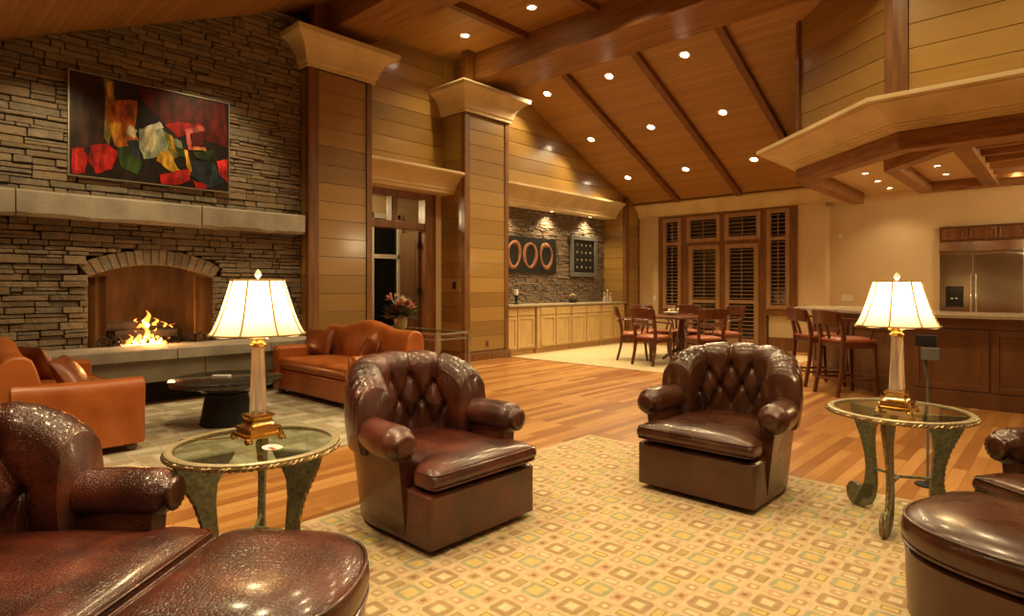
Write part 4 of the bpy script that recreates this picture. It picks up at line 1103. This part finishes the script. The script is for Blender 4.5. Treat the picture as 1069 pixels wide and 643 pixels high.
def lamp(loc, label):
    r = empty('crystal_table_lamp', loc, label, 'table lamp', 'crystal column lamps')
    # claw-footed stepped brass base
    def sq(mb, sizes, rz=0):
        rings = []
        for w_, z in sizes:
            c = w_*.12; P = [(w_-c, -w_), (w_, -w_+c), (w_, w_-c), (w_-c, w_), (-w_+c, w_), (-w_, w_-c), (-w_, -w_+c), (-w_+c, -w_)]
            rings.append([(x, y, z) for x, y in P])
        mb.loft(rings)
    m1 = MB(); sq(m1, [(.074, .018), (.078, .024), (.076, .032), (.066, .036), (.064, .046), (.070, .050), (.068, .058), (.054, .064), (.046, .072), (.042, .085), (.046, .096), (.052, .100), (.050, .106), (.036, .110), (.030, .113)])
    for sx in (-1, 1):
        for sy in (-1, 1):
            m1.lathe([(.004, 0), (.015, .003), (.018, .012), (.013, .022), (.004, .026)], (sx*.068, sy*.068, 0), seg=12)
    m1.build('base', 'brass', r, smooth=30)
    # fluted tapered crystal column
    m1 = MB(); rings = []; n = 48
    for k_ in range(13):
        t = k_/12; z = .113+.265*t; R0 = .036-.011*t
        rings.append([(R0*(1-.11*abs(math.sin(8*PI*i/n*1.0)))*math.cos(2*PI*i/n), R0*(1-.11*abs(math.sin(8*PI*i/n)))*math.sin(2*PI*i/n), z) for i in range(n)])
    m1.loft(rings); m1.build('crystal_column', 'crystal', r, smooth=25)
    m1 = MB(); m1.lathe([(.024, .378), (.032, .384), (.034, .392), (.026, .398), (.022, .408), (.034, .418), (.036, .424), (.010, .430), (.008, .48), (.014, .49), (.014, .52), (.006, .525), (.004, .655), (.003, .66)], seg=20)
    for q in range(4):
        a = PI/4+q*PI/2; m1.lathe([(.002, -.006), (.009, 0), (.002, .008)], (.036*math.cos(a), .036*math.sin(a), .416), seg=8)
    m1.build('capital', 'brass', r, smooth=30)
    m1 = MB(); m1.lathe([(.003, .66), (.006, .665), (.012, .674), (.014, .682), (.009, .692), (.002, .70)], seg=14); m1.build('finial', 'paper', r, smooth=True)
    # bell shade, eight scalloped panels
    zb, zt_ = .435, .655; Rb, Rt = .185, .103
    def rad(t): return Rb+(Rt-Rb)*(t**.72)
    m1 = MB(); n = 96; rings = []
    for k_ in range(19):
        t = k_/18; R0 = rad(t); rings.append([])
        for i in range(n):
            a = 2*PI*i/n; f = 1-.030*abs(math.cos(4*a))**6-(.0 if t > .0 else 0)
            rings[-1].append((R0*f*math.cos(a), R0*f*math.sin(a), zb+(zt_-zb)*t-(.006*abs(math.sin(4*a)) if k_ == 0 else 0)))
    m1.loft(rings, True, False, False); sh = m1.build('lamp_shade', 'shade', r, smooth=True)
    m1 = MB()
    for q in range(8):
        a = PI/4*q
        m1.tube([((rad(t)*.971+.001)*math.cos(a), (rad(t)*.971+.001)*math.sin(a), zb+(zt_-zb)*t) for t in [i/14 for i in range(15)]], .0038, 6)
    for t, dz in ((0, 0), (1, 0)):
        m1.tube([(rad(t)*(1-.03*abs(math.cos(4*a))**6)*math.cos(a), rad(t)*(1-.03*abs(math.cos(4*a))**6)*math.sin(a), zb+(zt_-zb)*t) for a in [2*PI*i/96 for i in range(96)]], .0035, 6, closed=True)
    m1.build('braid_trim', 'shadetrim', sh, smooth=True)
    m1 = MB()
    for q in range(3):
        a = 2*PI*q/3; m1.tube([(0, 0, .652), (.1*math.cos(a), .1*math.sin(a), .652)], .0015, 5)
    m1.build('spider', 'brass', r)
    m1 = MB(); m1.lathe([(.012, .525), (.026, .555), (.028, .575), (.018, .598), (.004, .605)], seg=16); m1.build('bulb', M('lit_bulb', [(1, .9, .7)], emit=(1, .75, .42), estr=20), r, smooth=True)
    for a in (0, PI):
        L_ = add_light('lamp_light', 'POINT', (.05*math.cos(a), .05*math.sin(a), .56), 3.2, color=(1, .74, .40), size=.03); L_.parent = r
    return r
lamp((-.645, 3.52, .594), 'lit crystal column lamp with cream shade on the right glass table')
lamp((-2.458, 1.10, .594), 'lit crystal column lamp with cream shade on the left glass table')
# small oval dish on the left table
a = empty('oval_dish', (-2.255, 1.065, .595), 'small white oval dish with a red pattern on the left glass table', 'dish')
m1 = MB(); m1.lathe([(.001, .002), (.030, .002), (.045, .008), (.048, .010), (.044, .006), (.03, .004)], seg=28, squash=.75, cap=False); m1.build('plate', 'paper', a, smooth=True)
m1 = MB()
for i in range(7):
    m1.box(-.022+i*.0065, -.018+i*.0065, -.006, .006, .0042, .0050)
m1.build('pattern', 'red_print' if 'red_print' in MT else M('red_print', [(.5, .05, .03)], rough=.4), a)
# lamp cords
def cord(pts, label, m='rope', r_=.0025):
    P = [Vector(p) for p in pts]; out = []
    for i in range(len(P)-1):
        p0 = P[max(0, i-1)]; p1 = P[i]; p2 = P[i+1]; p3 = P[min(len(P)-1, i+2)]
        for s in range(8):
            t = s/8; out.append(.5*((2*p1)+(-p0+p2)*t+(2*p0-5*p1+4*p2-p3)*t*t+(-p0+3*p1-3*p2+p3)*t**3))
    out.append(P[-1]); m1 = MB(); m1.tube([tuple(p) for p in out], r_, 6); tag(m1.build('lamp_cord', m, smooth=True), label, 'cord')
cord([(-2.53, 1.06, .600), (-2.60, 1.0, .590), (-2.66, .93, .588), (-2.70, .88, .586), (-2.745, .87, .50), (-2.745, .87, .25), (-2.74, .90, .02)], 'thin gold lamp cord hanging from the left glass table', 'brass')
# slim stand with two grey boxes behind the right table
a = empty('equipment_stand', (-.655, 4.46, 0), 'slim black floor stand carrying two small grey boxes behind the right table', 'stand')
m1 = MB(); m1.lathe([(.07, 0), (.07, .008), (.02, .016), (.012, .03)], seg=20); m1.build('foot', 'blackmatte', a, smooth=40)
m1 = MB(); m1.tube([(0, 0, .02), (0, 0, .66), (-.012, 0, .72), (-.02, 0, .80)], .007, 8); m1.build('pole', 'greybox', a, smooth=True)
m1 = MB(); m1.box(-.065, .045, -.005, .04, .855, .925); m1.build('upper_box', 'blackmatte', a, bevel=.004)
m1 = MB(); m1.box(-.03, .065, -.045, -.005, .775, .85); m1.build('lower_box', 'greybox', a, bevel=.004)
m1 = MB(); m1.tube([(-.01, .0, .70), (-.01, .01, .88)], .006, 6); m1.build('bracket', 'blackmatte', a)

# ================================================================ SOFAS
def sofa():
    r = empty('leather_sofa', (0, 0, 0), 'x', 'sofa', 'cognac leather sofas')
    W = .87; yf, yb = -.44, .44
    m1 = MB(); m1.box(-W+.05, W-.05, yf+.02, yb-.06, .06, .285); m1.build('base', 'tan', r, smooth=35, bevel=.02, bseg=3)
    m1 = MB(); n = 40; rings = []
    # camel back
    for i in range(n+1):
        x = -W+.03+(2*W-.06)*i/n; q = abs(x)/W
        zt = .755+.085*(.5+.5*math.cos(PI*min(1, q/.62))) if q < .62 else .755-.0*(q-.62)
        if q > .93: zt -= .03*((q-.93)/.07)**2
        ring = []
        prof = [(.20, .25), (.175, .40), (.175, .55), (.20, zt-.10), (.225, zt-.035), (.265, zt-.005), (.31, zt), (.36, zt-.012), (.40, zt-.05), (.415, zt-.12), (.41, .45), (.40, .25)]
        for (y, z) in prof: ring.append((x, y, z))
        rings.append(ring)
    m1.loft(rings); m1.build('backrest', 'tan', r, smooth=60, bevel=.012, bseg=2)
    for s in (-1, 1):
        m1 = MB(); rings = []; n = 20
        for i in range(n+1):
            t = i/n; y = yf+.0+(yb-.10-yf)*t; zt = .535+.05*max(0, t-.45)**1.4
            e = .0
            if i == 0: e = .018
            xo, xi = W, W-.155
            P = [(xi+e, .06+e), (xi+e, zt-.06), (xi-.002+e, zt-.025), (xi+.03, zt-.002-e), (W-.075, zt+.008-e), (xo-.03, zt-.002-e), (xo-.004-e, zt-.03), (xo-e, zt-.08), (xo-.012-e, .30), (xo-.012-e, .06+e)]
            rings.append([(s*x, y-(0 if i else -.0), z) for x, z in P])
            if i == 0: rings.append([(s*x2, y+.012, z2) for x2, z2 in [(xi, .06), (xi, zt-.06), (xi-.002, zt-.02), (xi+.03, zt+.002), (W-.075, zt+.012), (xo-.03, zt+.002), (xo-.004, zt-.026), (xo, zt-.08), (xo-.012, .30), (xo-.012, .06)]])
        m1.loft(rings); m1.build('arm', 'tan', r, smooth=50)
    m1 = MB(); cushion(m1, lambda y: W-.165, yf-.005, .22, .30, .415, .03, n=30, m=60, ex=14, ey=10); cu = m1.build('seat_cushion', 'tan', r, smooth=180)
    m1 = MB()
    for z in (.405, .312): m1.tube([(-W+.17, yf+.03, z), (-W+.19, yf, z), (0, yf-.006, z), (W-.19, yf, z), (W-.17, yf+.03, z)], .005, 6)
    m1.build('piping', 'tan', cu, smooth=True)
    for sx in (-1, 1):
        for y in (yf+.08, yb-.12):
            m1 = MB(); m1.lathe([(.035, 0), (.045, .02), (.045, .045), (.03, .062)], (sx*(W-.09), y, 0), seg=16); m1.build('bun_foot', 'chairwood', r, smooth=40)
    return r
sf = sofa()
place(sf, (-5.86, 3.61, .0112), 0, 'cognac leather camel back sofa facing the camera beside the first column', True)
place(sf, (-5.92, .98, .0112), PI, 'cognac leather sofa at the left edge seen from its side and back', False)
def pillow(loc, rot, mat, label, w_=.21, h_=.16, t=.075):
    m1 = MB(); n = 22; V = []; F = []
    for side in (1, -1):
        for i in range(n+1):
            for j in range(n+1):
                u = -1+2*i/n; v = -1+2*j/n
                th = t*max(0, (1-u**2))**.45*max(0, (1-v**2))**.45
                k_ = 1-.06*(1-abs(u*v))*(abs(u)**4+abs(v)**4)*.6
                V.append((u*w_*k_, side*th, v*h_*k_))
    N2 = (n+1)**2
    for s in range(2):
        for i in range(n):
            for j in range(n):
                a = s*N2+i*(n+1)+j; F.append((a, a+1, a+n+2, a+n+1))
    m1.add(V, F)
    o = empty('throw_pillow', loc, label, 'pillow', 'leather throw pillows'); o.rotation_euler = rot
    m1.build('pillow_body', mat, o, smooth=180)
    m1 = MB(); m1.tube([(w_*.965*c1, 0, h_*.965*c2) for c1, c2 in ((-1, -1), (0, -.96), (1, -1), (.96, 0), (1, 1), (0, .96), (-1, 1), (-.96, 0))], .006, 6, closed=True); m1.build('stitched_edge', mat, o, smooth=True)
pillow((-6.52, 3.64, .575), (-.35, 0, .25), 'croctan', 'russet leather pillow against the left arm of the far sofa')
pillow((-5.42, 3.60, .575), (-.4, .1, -.75), 'croctan', 'russet leather pillow at the right end of the far sofa')
pillow((-5.37, 1.02, .565), (-.55, 0, PI-.35), 'croctan', 'embossed brown leather pillow lying on the sofa at the left edge', w_=.24, h_=.17)
pillow((-6.48, .98, .575), (-.45, 0, PI+.3), 'croctan', 'leather pillow in the far corner of the sofa at the left edge', w_=.22)

# black coffee table
ct = empty('round_coffee_table', (-5.52, 2.19, .0112), 'round black stone coffee table with a tapered drum base', 'coffee table')
m1 = MB(); m1.lathe([(.215, 0), (.22, .01), (.175, .26), (.19, .275)], seg=40); m1.build('drum_base', 'blackmatte', ct, smooth=35)
m1 = MB(); m1.lathe([(.18, .275), (.26, .33), (.27, .355), (.30, .36)], seg=40); m1.build('neck', 'blackstone', ct, smooth=35)
m1 = MB(); m1.lathe([(.44, .360), (.465, .366), (.47, .385), (.465, .405), (.45, .412)], seg=56); m1.build('table_top', 'blackstone', ct, smooth=40)
mb = MB(); mb.box(-.075, .075, -.03, .03, 0, .014); bo = mb.build('folded_card', 'paper', None, bevel=.002); bo.location = (-5.56, 2.16, .4245); bo.rotation_euler = (0, 0, .75)
tag(bo, 'small white card lying on the black coffee table', 'card')

# console table behind the sofa
cs = empty('glass_console_table', (-5.9, 4.50, 0), 'narrow metal console table with glass top behind the far sofa', 'console table')
m1 = MB(); X = .79; Y = .24; Zt = .70
for z, rr in ((Zt, .011), (Zt-.06, .008), (.12, .008)):
    m1.box(-X, X, -Y-rr, -Y+rr, z-rr, z+rr); m1.box(-X, X, Y-rr, Y+rr, z-rr, z+rr); m1.box(-X-rr, -X+rr, -Y, Y, z-rr, z+rr); m1.box(X-rr, X+rr, -Y, Y, z-rr, z+rr)
m1.build('frame', 'greymetal', cs, bevel=.002)
for sx in (-1, 1):
    for sy in (-1, 1):
        m1 = MB(); m1.box(sx*X-.016, sx*X+.016, sy*Y-.016, sy*Y+.016, 0, Zt-.012); m1.box(sx*X-.022, sx*X+.022, sy*Y-.022, sy*Y+.022, Zt-.08, Zt-.055); m1.build('leg', 'greymetal', cs, bevel=.003)
m1 = MB(); m1.box(-X+.012, X-.012, -Y+.012, Y-.012, Zt-.002, Zt+.008); m1.build('glass_top', 'glass', cs)
m1 = MB(); m1.box(-X+.012, X-.012, -Y+.012, Y-.012, .122, .130); m1.build('glass_shelf', 'glass', cs)
# flowers
fv = empty('flower_arrangement', (-6.08, 4.50, Zt+.010), 'pink and burgundy flower arrangement in a low vase on the console', 'flowers')
m1 = MB(); m1.lathe([(.06, 0), (.075, .02), (.085, .10), (.08, .15), (.085, .155), (.07, .15), (.06, .03)], seg=24); m1.build('vase', 'tablerim', fv, smooth=40)
rg = random.Random(11)
m1 = MB(); petals(m1, (0, 0, .16), 80, .02, (-.15, 1.4), .24, .022, rg, 0); petals(m1, (0, 0, .16), 60, .02, (-.3, 1.2), .20, .018, rg, 1); m1.build('foliage', ['green', 'burgundy'], fv)
m1 = MB()
for (x, y, z) in ((.08, -.08, .30), (-.1, .0, .22), (.16, .04, .26), (-.04, -.12, .36), (.02, .10, .3), (-.16, -.06, .14)):
    petals(m1, (x, y, z), 16, .0, (-.2, 1.5), .085, .022, rg, 0)
petals(m1, (.12, -.05, .33), 10, 0, (.3, 1.5), .09, .018, rg, 1); petals(m1, (-.12, .02, .38), 6, 0, (.3, 1.5), .08, .018, rg, 1)
m1.build('blossoms', ['pink', 'cream_petal'], fv)

# ================================================================ DINING
def arc_back(mb, W, z0, z1, y, bow, t, n=14):
    rings = []
    for i in range(n+1):
        x = -W+2*W*i/n; yy = y+bow*(1-(x/W)**2)
        dip = .012*(1-(x/W)**2)
        rings.append([(x, yy, z0+dip), (x, yy+t, z0+dip), (x, yy+t+.02, z1+dip), (x, yy+.02, z1+dip)])
    mb.loft(rings)
def dining_chair(seat_h=.45, total=.88, stool=False, name='dining_armchair', cat='chair', group=None):
    r = empty(name, (0, 0, 0), 'x', cat, group)
    w_ = .215; yf, yb = -.21, .19
    m1 = MB(); cushion(m1, lambda y: .225-.03*(y+.2), -.225, .20, seat_h-.045, seat_h+.005, .018, n=16, m=28, ex=8, ey=8); m1.build('seat_cushion', 'seatleather', r, smooth=180)
    m1 = MB(); m1.box(-w_, w_, yf, yb, seat_h-.10, seat_h-.04); m1.build('seat_frame', 'chairwood', r, bevel=.008)
    for sx in (-1, 1):
        m1 = MB(); rings = [[(sx*x+dx, y+dy, z) for dx, dy in ((-d, -d), (d, -d), (d, d), (-d, d))] for x, y, z, d in ((.20, yf-.02, 0, .017), (.195, yf+.005, seat_h*.5, .018), (.195, yf+.015, seat_h-.05, .023))]
        m1.loft(rings); m1.build('leg', 'chairwood', r, bevel=.004)
        m1 = MB(); rings = [[(sx*x+dx, y+dy, z) for dx, dy in ((-d, -d), (d, -d), (d, d), (-d, d))] for x, y, z, d in ((.195, yb+.07, 0, .018), (.19, yb+.01, seat_h*.5, .019), (.19, yb-.01, seat_h, .021), (.20, yb+.02, seat_h+(total-seat_h)*.5, .019), (.215, yb+.08, total-.01, .016))]
        m1.loft(rings); m1.build('rear_leg', 'chairwood', r, bevel=.004)
        m1 = MB(); az = seat_h+.20
        m1.tube([(sx*.205, yb+.03, az+.03), (sx*.245, yb-.08, az+.02), (sx*.255, yf+.12, az), (sx*.24, yf+.03, az-.015), (sx*.22, yf+.03, az-.06), (sx*.205, yf+.09, seat_h-.05)], [.014, .015, .018, .016, .013, .014], 8); m1.build('arm', 'chairwood', r, smooth=True)
    m1 = MB(); arc_back(m1, .215, total-.16, total, yb+.055, .05, .022); m1.build('back_rail', 'chairwood', r, smooth=40, bevel=.004)
    m1 = MB(); arc_back(m1, .20, seat_h+.16, seat_h+.20, yb+.01, .04, .018)
    if not stool: m1.build('lower_back_rail', 'chairwood', r, smooth=40)
    else:
        m1 = MB(); m1.tube([(0, yb+.02, seat_h), (0, yb+.06, seat_h+.12), (0, yb+.10, total-.12)], .018, 8); m1.build('back_splat', 'chairwood', r, smooth=True)
        m1 = MB(); z = .17
        m1.box(-.2, .2, yf-.02, yf+.01, z, z+.025); m1.box(-.2, .2, yb+.02, yb+.05, z, z+.025); m1.box(-.21, -.18, yf, yb+.03, z, z+.025); m1.box(.18, .21, yf, yb+.03, z, z+.025); m1.build('footrest', 'chairwood', r, bevel=.004)
    return r
DC = (-4.75, 9.24)
dch = dining_chair(group='dining chairs around the round table')
spots = [(-97, 'dining armchair with its back to the camera in front of the round table', .80), (-148, 'dining armchair at the left front of the round table', .80), (158, 'dining armchair at the far left of the round table, nearest the bar', .80),
         (112, 'dining armchair behind the round table on its left, by the narrow window', .82), (62, 'dining armchair behind the round table, in front of the garden doors', .82), (-38, 'dining armchair at the right of the round table', .80)]
for i, (a, lb, rr) in enumerate(spots):
    a = math.radians(a); place(dch, (DC[0]+rr*math.cos(a), DC[1]+rr*math.sin(a), .012), face(-math.cos(a), -math.sin(a)), lb, i == 0)
dt = empty('round_dining_table', (*DC, .012), 'round dark wood pedestal dining table', 'table')
m1 = MB(); m1.lathe([(.50, .70), (.56, .705), (.57, .72), (.565, .735), (.55, .74)], seg=56); m1.build('table_top', 'chairwood', dt, smooth=40)
m1 = MB(); m1.lathe([(.10, .70), (.05, .66), (.07, .5), (.10, .38), (.06, .30), (.09, .22), (.05, .12)], seg=24); m1.build('pedestal', 'chairwood', dt, smooth=40)
for i in range(4):
    a = PI/4+i*PI/2; m1 = MB(); m1.tube([(.03*math.cos(a), .03*math.sin(a), .2), (.2*math.cos(a), .2*math.sin(a), .12), (.33*math.cos(a), .33*math.sin(a), .025)], [.035, .03, .022], 8); m1.build('foot', 'chairwood', dt, smooth=True)
a = empty('fruit_bowl', (-5.0, 9.33, .753), 'low pale bowl with cream flowers on the dining table', 'bowl')
m1 = MB(); m1.lathe([(.05, 0), (.10, .02), (.13, .05), (.12, .05), (.09, .02)], seg=20); m1.build('bowl', 'paper', a, smooth=True)
m1 = MB(); rg = random.Random(5)
for i in range(7): petals(m1, (rg.uniform(-.09, .09), rg.uniform(-.09, .09), .05+rg.uniform(0, .04)), 8, 0, (.1, 1.4), .045, .014, rg)
m1.build('blossoms', 'cream_petal', a)
# stools
st = dining_chair(seat_h=.64, total=.955, stool=True, name='bar_stool', cat='bar stool', group='bar stools along the island')
place(st, (-2.36, 8.17, 0), face(.70, .71), 'dark wood bar stool with leather seat, left one of the two at the island', True)
place(st, (-1.90, 7.66, 0), face(.62, .78), 'dark wood bar stool with leather seat, right one of the two, behind the lamp', False)

# ================================================================ RUGS
for n_, c in (('r_base', (.58, .43, .26)), ('r_brown', (.38, .25, .135)), ('r_green', (.36, .335, .20)), ('r_yel', (.60, .43, .17)), ('r_cream', (.64, .52, .32)), ('r_olive', (.34, .26, .08)), ('r_pink', (.50, .32, .19)), ('r_dot', (.32, .17, .08)), ('r_tan', (.44, .30, .15)),
              ('w_base', (.50, .44, .32)), ('w_tan', (.40, .32, .21)), ('w_grn', (.40, .36, .25)), ('w_lt', (.60, .54, .42)), ('d_base', (.56, .44, .26)), ('d_tan', (.46, .35, .20))):
    MT[n_] = M(n_, [tuple(x*.85 for x in c), tuple(min(1, x*1.1) for x in c)], rough=.9, nscale=40, bump=.4, bscale=300, bdist=.002, spec=.2)
m1 = MB(); ms = ['r_base', 'r_brown', 'r_green', 'r_yel', 'r_cream', 'r_olive', 'r_pink', 'r_dot', 'r_tan']
X0, X1, Y0, Y1 = -2.905, 1.7, -1.6, 4.05
m1.box(X0, X1, Y0, Y1, 0, .010)
def rsq(cx_, cy_, a, b_, z, mi, c=.0):
    if cx_-a < X0 or cx_+a > X1 or cy_-b_ < Y0 or cy_+b_ > Y1: return
    if c: P = [(cx_-a+c, cy_-b_), (cx_+a-c, cy_-b_), (cx_+a, cy_-b_+c), (cx_+a, cy_+b_-c), (cx_+a-c, cy_+b_), (cx_-a+c, cy_+b_), (cx_-a, cy_+b_-c), (cx_-a, cy_-b_+c)]
    else: P = [(cx_-a, cy_-b_), (cx_+a, cy_-b_), (cx_+a, cy_+b_), (cx_-a, cy_+b_)]
    m1.add([(x, y, z) for x, y in P], [tuple(range(len(P)))], mi=mi)
p = .178; z = .0103
for i in range(int((X1-X0)/p)+1):
    for j in range(int((Y1-Y0)/p)+1):
        x = X0+.09+i*p; y = Y1-.09-j*p; even = (i+j) % 2 == 0
        rsq(x, y, .050, .050, z, 1 if even else 2, .014); rsq(x, y, .030, .030, z+.0003, 8 if even else 3, .0); rsq(x, y, .022, .022, z+.0006, 4 if even else 3)
        # between in x: small pink/dot motifs; between in y: olive rectangles
        if even:
            rsq(x+p/2, y, .022, .034, z, 5); rsq(x+p/2, y, .015, .027, z+.0003, 3 if j % 2 else 8)
            rsq(x, y+p/2, .030, .022, z, 6, .006); rsq(x, y+p/2, .010, .008, z+.0003, 4)
        else:
            rsq(x+p/2, y, .022, .030, z, 6, .006); rsq(x+p/2, y, .010, .012, z+.0003, 7)
            rsq(x, y+p/2, .034, .020, z, 5 if i % 2 else 8); rsq(x, y+p/2, .026, .012, z+.0003, 3 if i % 2 else 4)
        rsq(x+p/2, y+p/2, .024, .024, z, 8 if (i+2*j) % 3 else 6, .006); rsq(x+p/2, y+p/2, .010, .010, z+.0003, 7 if (i+j) % 3 == 0 else 4)
tag(m1.build('geometric_rug', ms), 'large pale rug with small coloured squares under the club chairs', 'rug')
m1 = MB(); X0, X1, Y0, Y1 = -6.95, -4.10, -1.5, 4.25
m1.box(X0, X1, Y0, Y1, 0, .010)
p = .23
for i in range(int((X1-X0)/p)+1):
    for j in range(int((Y1-Y0)/p)+1):
        x = X0+.02+i*p; y = Y0+.02+j*p
        for k_ in range(2):
            t = p/2*(k_+.5)
            mi = 1+((i*7+j*3+k_*5) % 3)
            if (i+j) % 2: rsq(x+p/2, y+t, p/2-.010, p/4-.008, .0103, mi)
            else: rsq(x+t, y+p/2, p/4-.008, p/2-.010, .0103, mi)
tag(m1.build('basket_weave_rug', ['w_base', 'w_tan', 'w_grn', 'w_lt']), 'pale basket weave rug between the two cognac sofas', 'rug')
m1 = MB(); X0, X1, Y0, Y1 = -7.20, -3.2, 7.70, 11.3
m1.box(X0, X1, Y0, Y1, 0, .010)
for i in range(32):
    for j in range(28):
        rsq(X0+.07+i*.125, Y0+.07+j*.125, .022, .022, .0103, 1, .006)
tag(m1.build('dining_rug', ['d_base', 'd_tan']), 'plain pale rug under the dining table beside the bar', 'rug')
